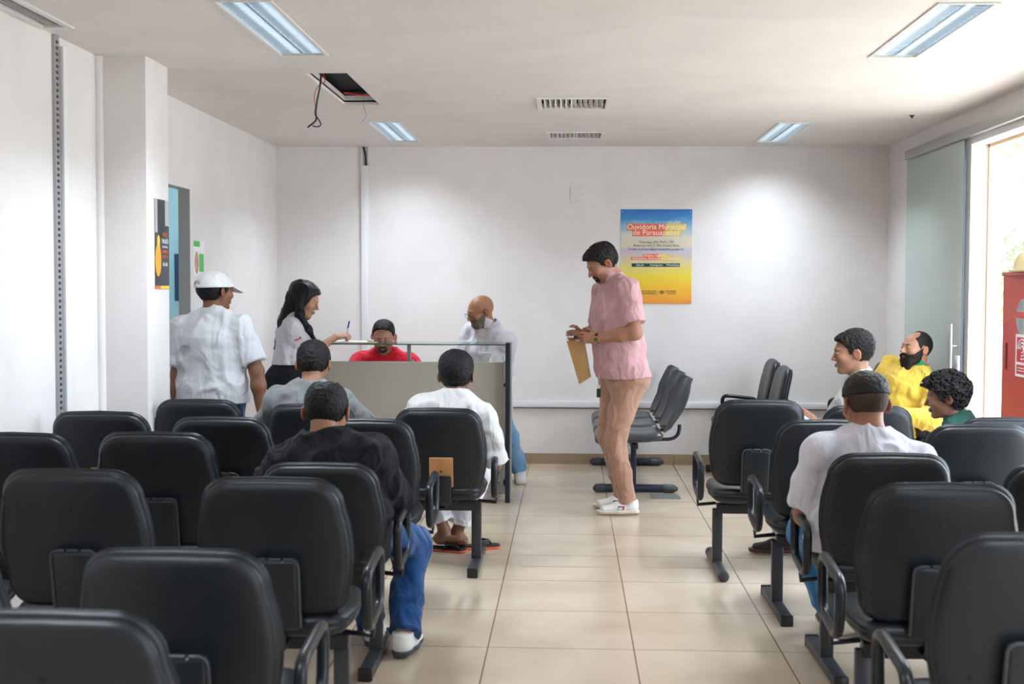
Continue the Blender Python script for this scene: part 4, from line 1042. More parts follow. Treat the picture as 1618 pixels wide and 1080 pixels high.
def human(name, lab, pel, head, face, look, wl, wr, al, ar, S=1.0, g=1.0, skin=(.35, .17, .10), h=.0055, hipw=.088, shw=.180, hs=1.0,
          shirt=None, trousers=None, skirt=None, shoes=None, hair=None, beard=None, group=None, kneeL=None, kneeR=None, elL=None, elR=None,
          handL=None, handR=None, toeL=None, toeR=None, lips=(.80, .50, .48), stub=None, fat=0, nose=1.0, fem=0, up=(0, 0, 1), belly=0, roll=0, shY=0, lean=None, bare=False, eyes=True, straight=False):
    """all positions are world metres. face: torso heading (unit xy), look: head forward (3d)"""
    pel, head = A3(pel), A3(head); Fd = nrm((face[0], face[1], 0)); Ls = nrm((-Fd[1], Fd[0], 0)); Z = A3((0, 0, 1))
    HR = frame(look, A3(up)+Ls*roll); hu = HR[:, 2]; hf = HR[:, 1]
    neck = head-hu*.105*hs-hf*.035*hs-Z*.018*S
    U = nrm(neck-pel); TL = float(np.linalg.norm(neck-pel))
    Fw = nrm(Fd-U*float(Fd@U)); Sd = np.cross(U, Fw); Sd = nrm(Sd)     # Sd = person's left
    if float(Sd@Ls) < 0: Sd = -Sd
    shc = neck-U*.080*S+Fw*shY
    shL, shR = shc+Sd*shw*S-U*.005, shc-Sd*shw*S-U*.005
    ua, fa, th, sn = .285*S, .250*S, .425*S, .415*S
    if straight:
        dd_ = max(float(np.linalg.norm(pel+Ls*hipw*S*q_-Z*.02-A3(a_))) for q_, a_ in ((1, al), (-1, ar)))*(.5+.5*.012); th, sn = dd_*1.01, dd_*1.0
    eL, wL = ik(shL, wl, ua, fa, elL if elL is not None else (-Fd*.6-Z+Ls*.5)); eR, wR = ik(shR, wr, ua, fa, elR if elR is not None else (-Fd*.6-Z-Ls*.5))
    hL, hR = pel+Ls*hipw*S-Z*.02, pel-Ls*hipw*S-Z*.02
    kL, aL = ik(hL, al, th, sn, kneeL if kneeL is not None else Fd+Z*.02); kR, aR = ik(hR, ar, th, sn, kneeR if kneeR is not None else Fd+Z*.02)
    org = (float(pel[0]), float(pel[1]), 0.0)
    e = empty(name, org); tag(e, lab, 'person', group)
    pts = np.array([pel, head, shL, shR, eL, eR, wL, wR, kL, kR, aL, aR]); lo, hi = pts.min(0)-.21, pts.max(0)+.21
    lo[2] = max(lo[2], -.005) if not shoes else max(lo[2], .02)
    gg = g
    def torso(F, o, hem=None, loose=0):
        "o = offset of the cloth from the body"
        k = .05
        waist = pel+U*TL*.30; chest = pel+U*TL*.68
        F.ecap(pel-U*.01, waist, Ls, (.155*S*gg+o, .108*S*gg+o), (.140*S*gg+o+loose, .103*S*gg+o+loose*.6), k)
        F.ecap(waist, chest, Sd, (.140*S*gg+o+loose, .103*S*gg+o+loose*.6), (.152*S*gg+o, .110*S*gg+o), k)
        F.ecap(chest, neck-U*.085*S, Sd, (.152*S*gg+o, .110*S*gg+o), (.115*S+o, .070*S+o), k)
        F.cone(shL-Sd*.015+U*.004, neck+U*.004+Sd*.022, .042*S+o, .040*S+o, .05); F.cone(shR+Sd*.015+U*.004, neck+U*.004-Sd*.022, .042*S+o, .040*S+o, .05)
        if o > 0:
            for sg_ in (-1, 1):
                F.ball(pel-Fd*.035*S-Z*.03+Ls*.06*sg_, .098*S*gg+.014, .05)
                if trousers: F.cone((hL if sg_ > 0 else hR)+Z*.02, (hL if sg_ > 0 else hR)-Z*.05, .080*S*gg+.030, .080*S*gg+.030, .04)
        if belly: F.ecap(pel+U*TL*.16+Fw*belly*.75, pel+U*TL*.45+Fw*belly*.55, Sd, (.135*S*gg+o, .085+o), (.13*S*gg+o, .085+o), .08)
        if fem: F.ball(chest+Sd*.062+Fw*.085*S, .052*S+o, .03); F.ball(chest-Sd*.062+Fw*.085*S, .052*S+o, .03)
    # ---- skin
    F = Field(lo, hi, h)
    torso(F, -.012)
    F.cone(neck-U*.03*S, head-hu*.06*hs-hf*.028*hs, .058*S*(.88 if fem else 1)*(1+.12*fat), .052*S*(.85 if fem else 1)*(1+.12*fat), .035)
    for sh_, el_, wr_ in ((shL, eL, wL), (shR, eR, wR)):
        F.ball(sh_, .052*S*gg, .04); F.cone(sh_, el_, .050*S*gg, .039*S*gg, .03); F.cone(el_, el_+(wr_-el_)*.35, .039*S*gg, .041*S*gg, .02); F.cone(el_+(wr_-el_)*.35, wr_, .040*S*gg, .0265*S, .02)
    for hp, kn, an in ((hL, kL, aL), (hR, kR, aR)):
        F.cone(hp, kn, .078*S*gg, .050*S, .03); F.cone(kn, kn+(an-kn)*.35, .049*S, .052*S, .02); F.cone(kn+(an-kn)*.35, an, .052*S, .034*S, .02)
    if bare:
        for an, to in ((aL, toeL), (aR, toeR)):
            t_ = nrm((to[0], to[1], 0)); sd_ = np.cross(t_, Z); b_ = A3((an[0], an[1], an[2]-.045))
            F.ball(b_-t_*.035, .030*S, .02); F.ecap(b_-t_*.03, b_+t_*.10*S, sd_, (.028, .028), (.040, .018), .02)
            for i in range(5): F.cone(b_+t_*.11*S+sd_*(.033-.0165*i), b_+t_*(.155-.008*abs(i-1))*S+sd_*(.036-.018*i), .0105, .0085, .004)
            F.cone(an, b_-t_*.01, .036*S, .033*S, .02)
    for an, el_, wr_, spec, sg in ((aL, eL, wL, handL, 1), (aR, eR, wR, handR, -1)):
        sp = spec or {}
        d_ = A3(sp['d']) if 'd' in sp else nrm(wr_-el_); pm = A3(sp['palm']) if 'palm' in sp else -Ls*sg; th_ = A3(sp['thumb']) if 'thumb' in sp else Fd
        hand(F, wr_, d_, pm, th_, S*.98, sp.get('curl', .35))
    hfn = head_fn(fat, nose, fem)
    F.local(head, HR, hs, hfn, (-.12, -.12, -.12), (.12, .13, .13), .022)
    body = F.mesh('body', skin_mat('skin', skin), e, origin=org, paint=head_paint(head, HR, hs, lips, stub))
    if eyes:
        for s in (-1, 1):
            c_ = head+(HR @ A3((s*.031, .0845, .0035)))*hs
            ev = Field(c_-.016, c_+.016, .0016); ev.local(c_, HR, hs, lambda l: _ell(l, (0, 0, 0), (.0110, .0095, .0048)), (-.01, -.01, -.01), (.01, .01, .01), .001)
            eb = ev.mesh('eye', EYE_W, e, origin=org)
            c2 = c_+hf*.0062*hs; ev = Field(c2-.008, c2+.008, .0012); ev.local(c2, HR, hs, lambda l: _ell(l, (0, 0, -.001), (.0052, .0042, .0052)), (-.01, -.01, -.01), (.01, .01, .01), .001)
            ev.mesh('iris', EYE_D, eb, origin=org)
    # ---- shirt
    if shirt:
        o = shirt.get('o', .010); F = Field(lo, hi, h); loose = shirt.get('loose', .008)
        torso(F, o, loose=loose)
        hz = shirt.get('hem', -.10)
        if hz < -.03: F.ecap(pel+U*.02, pel+Z*hz*1.2, Ls, (.158*S*gg+o+.008, .118*S*gg+o+.008), (.160*S*gg+o+.014, .122*S*gg+o+.012), .04)
        ln = shirt.get('sleeve', .6)
        for sh_, el_, wr_, in ((shL, eL, wL), (shR, eR, wR)):
            so = o+.003; F.ball(sh_, .047*S*gg+o, .04)
            if ln <= 1:
                en = sh_+(el_-sh_)*ln; F.cone(sh_, sh_+(el_-sh_)*(ln+.12), .049*S*gg+so, .046*S*gg+so+.012, .03, cut=(en, nrm(el_-sh_)))
            else:
                F.cone(sh_, el_, .049*S*gg+so, .044*S*gg+so, .03)
                t = ln-1; en = el_+(wr_-el_)*t; F.cone(el_, el_+(wr_-el_)*(t+.1), .045*S*gg+so, .033*S+so, .03, cut=(en, nrm(wr_-el_)))
        if shirt.get('open'):   # front split
            pass
        F.crease(shirt.get('wr', .005))
        zz = float(pel[2])+hz; tz = shirt.get('tilt', 0)
        F.limit(lambda P: (zz-P[2])+0*P[0]+0*P[1]-tz*((P[0]-pel[0])*Fd[0]+(P[1]-pel[1])*Fd[1]))
        # neck opening
        nc = neck+U*.034*S+Fw*.016; F.cone(nc-U*.0, nc+U*.14+Fw*.02, .060*S+shirt.get('neck', .004), .075*S, .006, op='cut')
        if shirt.get('v'): F.cone(neck+Fw*.05+U*.03, neck-U*.07*S+Fw*.11, .03, .012, .01, op='cut')
        cm = cloth_mat(shirt.get('name', 'shirt')+'_cloth', shirt['col'], stripe=shirt.get('stripe'))
        so_ = F.mesh('shirt', cm, e, origin=org)
        if shirt.get('collar'):
            cc = shirt.get('ccol', shirt['col']); cmt = cloth_mat('collar_cloth', cc) if cc != shirt['col'] else cm
            ch = shirt.get('ch', .036); Fc = Field(neck-.14, neck+.14, .004)
            a_, b_ = A3(neck-U*.03), A3(head-hu*.07*hs-hf*.028*hs); u_ = nrm(b_-a_); tn = nrm(u_-Fw*.55)
            c0 = a_+u_*.035+Fw*0.0
            def cf(P):
                q = [P[i]-a_[i] for i in range(3)]; t = q[0]*u_[0]+q[1]*u_[1]+q[2]*u_[2]
                r_ = np.sqrt(np.maximum(0, q[0]**2+q[1]**2+q[2]**2-t*t))
                pl = (P[0]-c0[0])*tn[0]+(P[1]-c0[1])*tn[1]+(P[2]-c0[2])*tn[2]
                flare = .066*S*(1+.12*fat)+.25*np.clip(.03-t, 0, .1)
                d = np.abs(r_-flare)-.0035
                fr = (q[0]*Fw[0]+q[1]*Fw[1]+q[2]*Fw[2]); si = np.abs(q[0]*Sd[0]+q[1]*Sd[1]+q[2]*Sd[2])
                d = np.maximum(d, np.abs(pl)-ch/2*(1+np.clip(fr/.06, 0, 1)*.5))
                return np.maximum(d, np.where(fr > .03, .012-si, -1))
            Fc.put(cf, neck-.12, neck+.12, .001); Fc.mesh('collar', cmt, so_, origin=org)
        if shirt.get('cuffs'):
            for sh_, el_ in ((shL, eL), (shR, eR)):
                en = sh_+(el_-sh_)*ln; ax_ = nrm(el_-sh_); Fc = Field(en-.09, en+.09, .004)
                F2r = .049*S*gg+o+.003
                Fc.cone(en-ax_*.013, en-ax_*.001, F2r+.004, F2r+.004, .001, cut=(en+ax_*.001, ax_)); 
                Fc.limit(lambda P: -((P[0]-en[0])*ax_[0]+(P[1]-en[1])*ax_[1]+(P[2]-en[2])*ax_[2])-.016)
                Fc.mesh('sleeve_cuff', cloth_mat('cuff_cloth', shirt['cuffs']), so_, origin=org)
        e['_shirt'] = 1
    # ---- lower body
    if trousers:
        o = trousers.get('o', .014); F = Field(lo, hi, h)
        F.ecap(pel-U*.01, pel+U*.055, Ls, (.158*S*gg+o*.3, .112*S*gg+o*.3), (.146*S*gg+o*.3, .108*S*gg+o*.2), .04)
        F.ball(pel-Fd*.035*S-Z*.03+Ls*.06, .098*S*gg, .05); F.ball(pel-Fd*.035*S-Z*.03-Ls*.06, .098*S*gg, .05)
        cu = trousers.get('cuff', .97)
        for hp, kn, an in ((hL, kL, aL), (hR, kR, aR)):
            F.cone(hp, kn, .080*S*gg+o, .056*S+o, .035); ax_ = nrm(an-kn); en = kn+(an-kn)*cu
            F.cone(kn, an+ax_*.08, .054*S+o, .044*S+o+trousers.get('flare', 0), .03, cut=(en, ax_))
        cm = cloth_mat('trouser_cloth', trousers['col'], bump=.2); F.crease(trousers.get('wr', .006))
        F.limit(lambda P: np.where((P[0]-pel[0])**2+(P[1]-pel[1])**2 < (.19*S)**2, ((P[0]-pel[0])*U[0]+(P[1]-pel[1])*U[1]+(P[2]-pel[2])*U[2])-.085*S, -1.))
        tr = F.mesh('trousers', cm, e, origin=org)
    if skirt:
        F = Field(lo, hi, h)
        F.ecap(pel-Z*.02, pel+U*.06, Ls, (.168*S*gg, .128*S*gg), (.138*S*gg, .105*S*gg), .05)
        F.ball(pel-Fd*.05-Z*.04, .118*S*gg, .06)
        F.ecap(pel-Z*.02, pel-Z*.46*S, Ls, (.168*S*gg, .125*S*gg), (.125*S, .095*S), .05, cut=(pel-Z*.46*S, -Z))
        F.mesh('skirt', cloth_mat('skirt_cloth', skirt['col']), e, wrinkle=.002, origin=org)
    if shoes:
        for an, to in ((aL, toeL), (aR, toeR)):
            t_ = nrm(to if to is not None else Fd); t_ = nrm((t_[0], t_[1], 0)); sd_ = np.cross(t_, Z)
            b_ = A3((an[0], an[1], an[2]-.075))    # sole level
            F = Field(np.minimum(b_-t_*.12, b_+t_*.24)-.08, np.maximum(b_-t_*.12, b_+t_*.24)+(.08, .08, .15), .0045)
            F.ecap(b_-t_*.035+Z*.045, b_+t_*.06+Z*.042, sd_, (.036, .045), (.041, .036), .02); F.ecap(b_+t_*.05+Z*.036, b_+t_*.155*S+Z*.026, sd_, (.044, .034), (.040, .024), .02)
            F.ecap(A3(an)-t_*.012-Z*.03, A3(an)-t_*.015+Z*.01, sd_, (.042, .046), (.044, .05), .02, cut=(A3(an)+Z*.012, Z))
            F.limit(lambda P: (b_[2]+.016-P[2])+0*P[0]+0*P[1])
            so = F.mesh('shoe', cloth_mat('shoe_upper', shoes['col'], rough=.5, fold=.1), e, origin=org)
            F = Field(np.minimum(b_-t_*.12, b_+t_*.24)-.08, np.maximum(b_-t_*.12, b_+t_*.24)+(.08, .08, .06), .004)
            F.ecap(b_-t_*.038+Z*.03, b_+t_*.06+Z*.03, sd_, (.040, .06), (.046, .06), .02); F.ecap(b_+t_*.05+Z*.03, b_+t_*.160*S+Z*.03, sd_, (.047, .06), (.041, .06), .02)
            F.limit(lambda P: np.maximum(b_[2]+.001-P[2], P[2]-b_[2]-.022)+0*P[0]+0*P[1])
            sl = F.mesh('sole', mat('sole_rubber', shoes.get('sole', (.7, .68, .62)), .6), so, origin=org)
            if shoes.get('laces'):
                mb = MB()
                for q in range(4):
                    c_ = b_+t_*(.035+.022*q)+Z*(.083-.008*q); mb.tube([tuple(c_-sd_*.022-A3(org)), tuple(c_+Z*.006-A3(org)), tuple(c_+sd_*.022-A3(org))], .0035, 6)
                mb.build('laces', M['paper'], so, 60)
            if shoes.get('patch'):
                for sgn in (1, -1):
                    c_ = b_+t_*.065+Z*.038+sd_*sgn*.043-A3(org); cc_ = c_
                    for i_, colr in enumerate(((.03, .08, .25), (.55, .05, .08))):
                        q0 = c_+t_*(.0-.022*i_); pv = [q0-t_*.011-Z*.010, q0+t_*.011-Z*.010, q0+t_*.005+Z*.016, q0-t_*.017+Z*.016]
                        pv2 = [p_+sd_*sgn*.004 for p_ in pv]
                        MB().add([tuple(p_) for p_ in pv]+[tuple(p_) for p_ in pv2], [(0, 1, 2, 3), (4, 5, 6, 7), (0, 1, 5, 4), (1, 2, 6, 5), (2, 3, 7, 6), (3, 0, 4, 7)]).build('side_patch', mat('patch', colr, .5), so)
    # ---- hair
    hm = None
    def region_mesh(nm, thick, region, m, wr=.0015, hh=.003, par=None, extra=None, fat_=None):
        c = head; Fh = Field(c-.19*hs, c+.19*hs, hh)
        def fn(l):
            d = skull(l, fat if fat_ is None else fat_)-(thick(l) if callable(thick) else thick)
            return _smax(d, region(l), .006)
        Fh.local(c, HR, hs, fn, (-.15, -.16, -.16), (.15, .16, .16), .001)
        if extra: extra(Fh)
        return Fh.mesh(nm, m, par or e, wrinkle=wr, cells=[30, 30, 30], origin=org)
    if hair:
        hm = hair_mat('hair', hair.get('col', (.012, .010, .010)), hair.get('rough', .52))
        ys, zs = HL[hair.get('line', 'short')]; t0 = hair.get('t', .010); top = hair.get('top', .004); dz = hair.get('dz', 0)
        if hair.get('bald') is not None:
            bc, br = hair['bald']
            reg = lambda l: np.maximum(line(l, ys, zs)+dz-l[2], br-np.sqrt((l[0]-bc[0])**2+(l[1]-bc[1])**2+(l[2]-bc[2])**2))
        else: reg = lambda l: line(l, ys, zs)+dz-l[2]
        if hair.get('band'): zb = hair['band']; reg0 = reg; reg = lambda l: np.maximum(reg0(l), l[2]-zb)
        ho = region_mesh('hair', lambda l: t0+top*np.clip((l[2]-.03)/.07, 0, 1)+hair.get('front', 0)*np.clip((l[1]-.03)/.06, 0, 1)*np.clip(l[2]/.08, 0, 1), reg, hm, wr=hair.get('wr', .0018), extra=hair.get('extra'))
        if hair.get('fadecol'):
            y2, z2 = HL['short']
            region_mesh('shaved_sides', .0022, lambda l: np.maximum(line(l, y2, z2)+.006-l[2], l[2]-.06), hair_mat('shaved_hair', hair['fadecol'], .7), wr=.0003)
        if not hair.get('nobrow'):
            for s in (-1, 1):
                region_mesh('eyebrow', .0070, lambda l: _ell([l[0]-s*.033, l[1]-.088, l[2]-.0235-.12*(np.abs(l[0])-.033)], (0, 0, 0), (.0185, .03, .0042)), hm, wr=0, hh=.0025)
    if beard:
        bm_ = hair_mat('beard_hair', beard.get('col', (.014, .011, .010)), .6)
        kind = beard.get('kind', 'goatee'); tb = beard.get('t', .006)
        def reg(l):
            ax = np.abs(l[0])
            mouth = _ell(l, (0, .095, -.060), (.021, .03, .0075))
            if kind == 'goatee':
                out = _ell(l, (0, .085, -.074), (.034, .045, .034)); r_ = np.maximum(out, -mouth)
                return r_
            lowface = np.maximum(l[2]+.052-.30*np.clip(ax-.03, 0, .05)-.85*np.clip(.055-l[1], 0, .06), -.004-l[1])
            must = _ell(l, (0, .09, -.044), (.030, .03, .008))
            return np.maximum(np.minimum(lowface, must), -mouth)
        def ex(Fh):
            if kind == 'full':
                for dx in (-.03, 0, .03):
                    a_ = head+(HR @ A3((dx, .062, -.092)))*hs; b_ = head+(HR @ A3((dx*.8, .066, -.118-beard.get('len', .02))))*hs; Fh.cone(a_, b_, .028, .016, .02)
        region_mesh('beard', lambda l: tb+.004*np.clip((l[1]-.04)/.05, 0, 1)+(.0105 if kind == 'full' else .0085)*np.exp(-((l[0]/.03)**2))*(l[1] > .03)*np.clip((-.062-l[2])/.015, 0, 1)+.0045*(l[2] >= -.062)*(l[1] > .03), reg, bm_, wr=.0012, extra=ex, hh=.003)
    info = dict(e=e, org=org, head=head, HR=HR, hs=hs, neck=neck, U=U, Sd=Sd, Fw=Fw, shL=shL, shR=shR, eL=eL, eR=eR, wL=wL, wR=wR, kL=kL, kR=kR, aL=aL, aR=aR, pel=pel, hm=hm, Fd=Fd, Ls=Ls)
    return info

# ------------------------------------------------------------------ the people
BLACK_HAIR = (.010, .0085, .008)
def v3(*a): return np.array(a, dtype=float)
def a3(px, py, Y): return A3(at(px, py, Y))

# man in the white cap, standing by the doorway, seen from behind
h1 = a3(341, 461, 7.20)
p = human('person', 'man standing by the doorway in a white cap and white striped polo, seen from behind', (h1[0]-.01, 7.17, .90), h1, (.12, 1), (.62, .76, .02),
      a3(280, 660, 7.16), a3(413, 652, 7.12), (h1[0]-.14, 7.2, .085), (h1[0]+.10, 7.16, .085), S=.95, g=1.10, skin=(.20, .085, .045), h=.006, shw=.185, straight=True,
      elL=(-1, .0, .2), elR=(1, -.1, .2), handL={'curl': .5}, handR={'curl': .7, 'palm': (-1, 0, 0), 'thumb': (0, 1, 0)}, toeL=(0, 1), toeR=(.2, 1),
      shirt=dict(name='white_striped_polo', col=(.64, .65, .67), sleeve=.80, hem=-.085, wr=.006, loose=.02, collar=True, stripe=(62, (.52, .54, .58), 1.22), o=.012),
      trousers=dict(col=(.030, .085, .20)), shoes=dict(col=(.05, .05, .05)), hair=dict(col=BLACK_HAIR, t=.007, band=.040), eyes=True)
HR, hd, e = p['HR'], p['head'], p['e']; org = p['org']
capm = cloth_mat('cap_cloth', (.78, .78, .77), bump=.1)
Fc = Field(hd-.2, hd+.22, .004)
Fc.local(hd, HR, 1.0, lambda l: _smax(skull([l[0], l[1]*.98, l[2]*1.03])-.015, .030+.10*(l[1]*-.0)-l[2], .004), (-.15, -.15, -.15), (.15, .15, .15), .001)
cp = Fc.mesh('baseball_cap', capm, e, origin=org, wrinkle=.0012)
Fc = Field(hd-.25, hd+.25, .003)
Fc.local(hd, HR, 1.0, lambda l: np.maximum(np.maximum(_ell(l, (0, .085, 0), (.072, .095, .3)), np.abs(l[2]-.038+.45*(l[1]-.075)+2.4*l[0]**2)-.0035), .072-l[1]), (-.1, .0, -.1), (.1, .2, .12), .001)
Fc.mesh('brim', capm, cp, origin=org)
Fc = Field(hd-.2, hd+.2, .003)
Fc.local(hd, HR, 1.0, lambda l: np.maximum(np.maximum(skull(l)-.0185, -(skull(l)-.0125)), np.abs(l[2]-.036)-.009), (-.14, -.15, -.1), (.14, .15, .12), .001)
Fc.mesh('cap_band', capm, cp, origin=org)
Fc = Field(hd-.2, hd+.2, .003)
Fc.local(hd, HR, 1.0, lambda l: np.maximum(np.abs(skull(l)-.0155)-.0014, _ell(l, (-.01, -.12, .052), (.036, .06, .017))), (-.14, -.15, -.1), (.14, .15, .12), .001)
Fc.mesh('cap_opening', hair_mat('cap_opening_dark', (.02, .012, .01)), cp, origin=org)

# woman writing at the counter, in profile
h2 = a3(481, 474, 8.62)
def long_hair(F):
    F_ = lambda a, b, ra, rb, k=.03: F.cone(hd2+(HR2 @ A3(a)), hd2+(HR2 @ A3(b)), ra, rb, k)
hd2 = A3(h2); look2 = nrm((.93, -.02, -.34)); HR2 = frame(look2, (0, 0, 1))
wr2 = a3(548, 533, 8.78)
p = human('person', 'woman with long black hair in a white polo and black skirt, writing at the counter', a3(452, 592, 8.62), h2, (.95, .18), look2,
      a3(478, 575, 8.95), a3(531, 532, 8.76), (a3(455, 600, 8.6)[0], 8.70, .07), (a3(450, 600, 8.6)[0], 8.52, .07), straight=True, S=.90, g=.92, skin=(.50, .26, .17), h=.005, shw=.165, hipw=.085, fem=1,
      elR=(-.35, -.15, -1), elL=(0, .6, -.3), handR={'d': (.95, .1, .12), 'palm': (.1, .45, -.9), 'thumb': (.3, .8, .4), 'curl': 1.25}, handL={'d': (.9, -.3, -.1), 'palm': (0, 0, -1), 'thumb': (.3, -1, 0), 'curl': .3},
      shirt=dict(name='white_polo', col=(.66, .64, .68), sleeve=.62, hem=.075, o=.008, loose=.0, wr=.004, collar=True), skirt=dict(col=(.012, .012, .014)),
      shoes=dict(col=(.02, .02, .02), sole=(.03, .03, .03)), hair=None, lips=(.75, .28, .30), nose=.7, toeL=(1, 0), toeR=(1, -.1), lean=1, eyes=False)
e, org, hd, HR = p['e'], p['org'], p['head'], p['HR']
hm = hair_mat('long_black_hair', (.010, .009, .010), .33)
Fh = Field(hd-np.array((.26, .18, .50)), hd+np.array((.20, .18, .20)), .004)
ysf, zsf = [-.13, -.02, .0, .02, .045, .060, .078, .12], [-.12, -.12, -.10, -.06, .0, .045, .070, .09]
Fh.local(hd, HR, 1.0, lambda l: _smax(skull(l)-(.013+.006*np.clip(l[2]/.1, 0, 1)), line(l, ysf, zsf)-l[2], .006), (-.15, -.16, -.16), (.15, .16, .16), .001)
bk = lambda x, y, z: hd+A3((x, y, z))
for a_, b_, ra, rb in (((-.07, -.03, .0), (-.125, -.03, -.15), .055, .050), ((-.07, .03, .0), (-.125, .03, -.15), .055, .050), ((-.125, -.03, -.15), (-.185, -.035, -.33), .046, .020), ((-.125, .03, -.15), (-.175, .035, -.31), .046, .02),
                       ((-.01, -.075, .02), (-.015, -.095, -.10), .022, .026), ((-.015, -.095, -.10), (.045, -.085, -.20), .028, .020), ((.045, -.085, -.20), (.095, -.065, -.285), .020, .008), ((.0, .08, .0), (.0, .09, -.12), .02, .02)):
    Fh.cone(bk(*a_), bk(*b_), ra, rb, .03)
Fh.mesh('long_hair', hm, e, wrinkle=.004, cells=[14, 14, 5], origin=org)
for s in (-1, 1):
    Fb = Field(hd-.12, hd+.14, .0028); Fb.local(hd, HR, 1.0, lambda l: _smax(skull(l)-.006, _ell([l[0]-s*.033, l[1]-.088, l[2]-.0235-.12*(np.abs(l[0])-.033)], (0, 0, 0), (.0175, .03, .003)), .002), (-.1, -.1, -.1), (.1, .12, .12), .001)
    Fb.mesh('eyebrow', hm, e, origin=org)
# red emblem on her sleeve
c_ = p['shR']*.62+p['eR']*.38; ax = nrm(p['eR']-p['shR'])
c_ = c_ + A3((0, -.062, .0)) - A3(org)
mb = MB()
for q in (0, 1):
    b0_ = A3(c_)+A3((-.012+.020*q, .0, -.012+.010*q))
    mb.add([tuple(b0_+A3(v)) for v in ((-.014, -.004, -.010), (.016, -.004, -.004), (.012, -.004, .014), (-.006, -.004, .008), (-.014, .012, -.010), (.016, .012, -.004), (.012, .012, .014), (-.006, .012, .008))], [(0, 1, 2, 3), (0, 1, 5, 4), (1, 2, 6, 5), (2, 3, 7, 6), (3, 0, 4, 7)])
mb.build('sleeve_emblem', mat('emblem_red', (.65, .02, .05), .6), e)
# pen in her hand
pn = empty('pen', (0, 0, 0)); pt, pe = at(546, 536, 8.80), at(552, 507, 8.80)
pn.location = pt; tag(pn, "blue pen held upright in the writing woman's hand", 'pen')
u_ = (pe-pt); MB().cyl((0, 0, 0), u_*.72, .0042, 10).build('barrel', M['white_plastic'], pn, 40); MB().cyl(u_*.62, u_, .0055, 10).build('cap', M['blue_plastic'], pn, 40)

# man in the red shirt behind the counter, looking down
h3 = a3(606, 533, 9.30)
p = human('person', 'seated man in a red T-shirt behind the counter, looking down', (h3[0], 9.50, .52), h3, (0, -1), (.02, -.95, -.26),
      (h3[0]+.12, 9.10, .76), (h3[0]-.12, 9.10, .76), (h3[0]+.12, 9.12, .085), (h3[0]-.12, 9.12, .085), S=.95, g=1.10, skin=(.36, .185, .12), h=.005, shw=.195,
      elL=(1, .3, -.6), elR=(-1, .3, -.6), toeL=(0, -1), toeR=(0, -1), handL={'palm': (0, 0, -1), 'thumb': (-1, 0, 0)}, handR={'palm': (0, 0, -1), 'thumb': (1, 0, 0)},
      shirt=dict(name='red_tshirt', col=(.62, .012, .030), sleeve=.75, hem=-.05, o=.014, wr=.005), trousers=dict(col=(.03, .04, .07)), shoes=dict(col=(.03, .03, .03)),
      hair=dict(col=BLACK_HAIR, t=.005, top=.010, line='short', rough=.6, dz=.020), beard=dict(kind='goatee', t=.0025, col=(.02, .014, .012)), fat=.8, stub=(.75, .75, .78), eyes=False)

# bald man in glasses leaning behind the counter
h4 = a3(759, 492, 9.45)
p = human('person', 'bald bearded man in glasses and a white shirt behind the counter', a3(768, 632, 9.58), h4, (-.55, -.85), (-.80, -.46, -.30),
      a3(786, 606, 9.30), a3(738, 606, 9.26), (a3(822, 740, 9.7)[0], 9.62, .075), (a3(790, 740, 9.6)[0], 9.70, .075), S=1.0, g=1.0, skin=(.34, .15, .075), h=.005, shw=.172,
      straight=True, eyes=False, elL=(.1, .9, -.3), elR=(-.5, .6, -.3), toeL=(.10, -1), toeR=(-.2, -1), kneeL=(.2, -1, 0), kneeR=(-.2, -1, 0),
      shirt=dict(name='white_dress_shirt', col=(.60, .59, .64), sleeve=1.82, hem=-.13, o=.014, wr=.008, collar=True, ch=.05, loose=.012, neck=.008), trousers=dict(col=(.16, .33, .52), cuff=.95),
      shoes=dict(col=(.72, .68, .68), laces=True), hair=None, beard=dict(kind='full', t=.0022, col=(.11, .09, .08), len=-.02), stub=(.7, .68, .68))
e, org, hd, HR = p['e'], p['org'], p['head'], p['HR']
gl = empty('glasses'); gl.parent = e
gw = mat('glasses_frame', (.01, .01, .012), .3)
L2 = lambda x, y, z: tuple(hd+(HR @ A3((x, y, z)))-A3(org))
for s in (-1, 1):
    MB().tube([L2(s*.034+.024*math.cos(t*PI/10), .104, -.001+.017*math.sin(t*PI/10)) for t in range(20)], .0018, 6, closed=True).build('lens_rim', gw, gl, 60)
    MB().tube([L2(s*.058, .103, .004), L2(s*.074, .075, .006), L2(s*.083, .0, .006)], .0018, 6).build('temple', gw, gl, 60)
MB().tube([L2(-.010, .105, .002), L2(0, .108, .005), L2(.010, .105, .002)], .0018, 6).build('bridge', gw, gl, 60)
for s in (-1, 1):
    Fb = Field(hd-.12, hd+.14, .0028); Fb.local(hd, HR, 1.0, lambda l: _smax(skull(l)-.006, _ell([l[0]-s*.033, l[1]-.088, l[2]-.0235-.12*(np.abs(l[0])-.033)], (0, 0, 0), (.0185, .03, .0035)), .002), (-.1, -.1, -.1), (.1, .12, .12), .001)
    Fb.mesh('eyebrow', hair_mat('brow_hair', (.03, .025, .022)), e, origin=org)

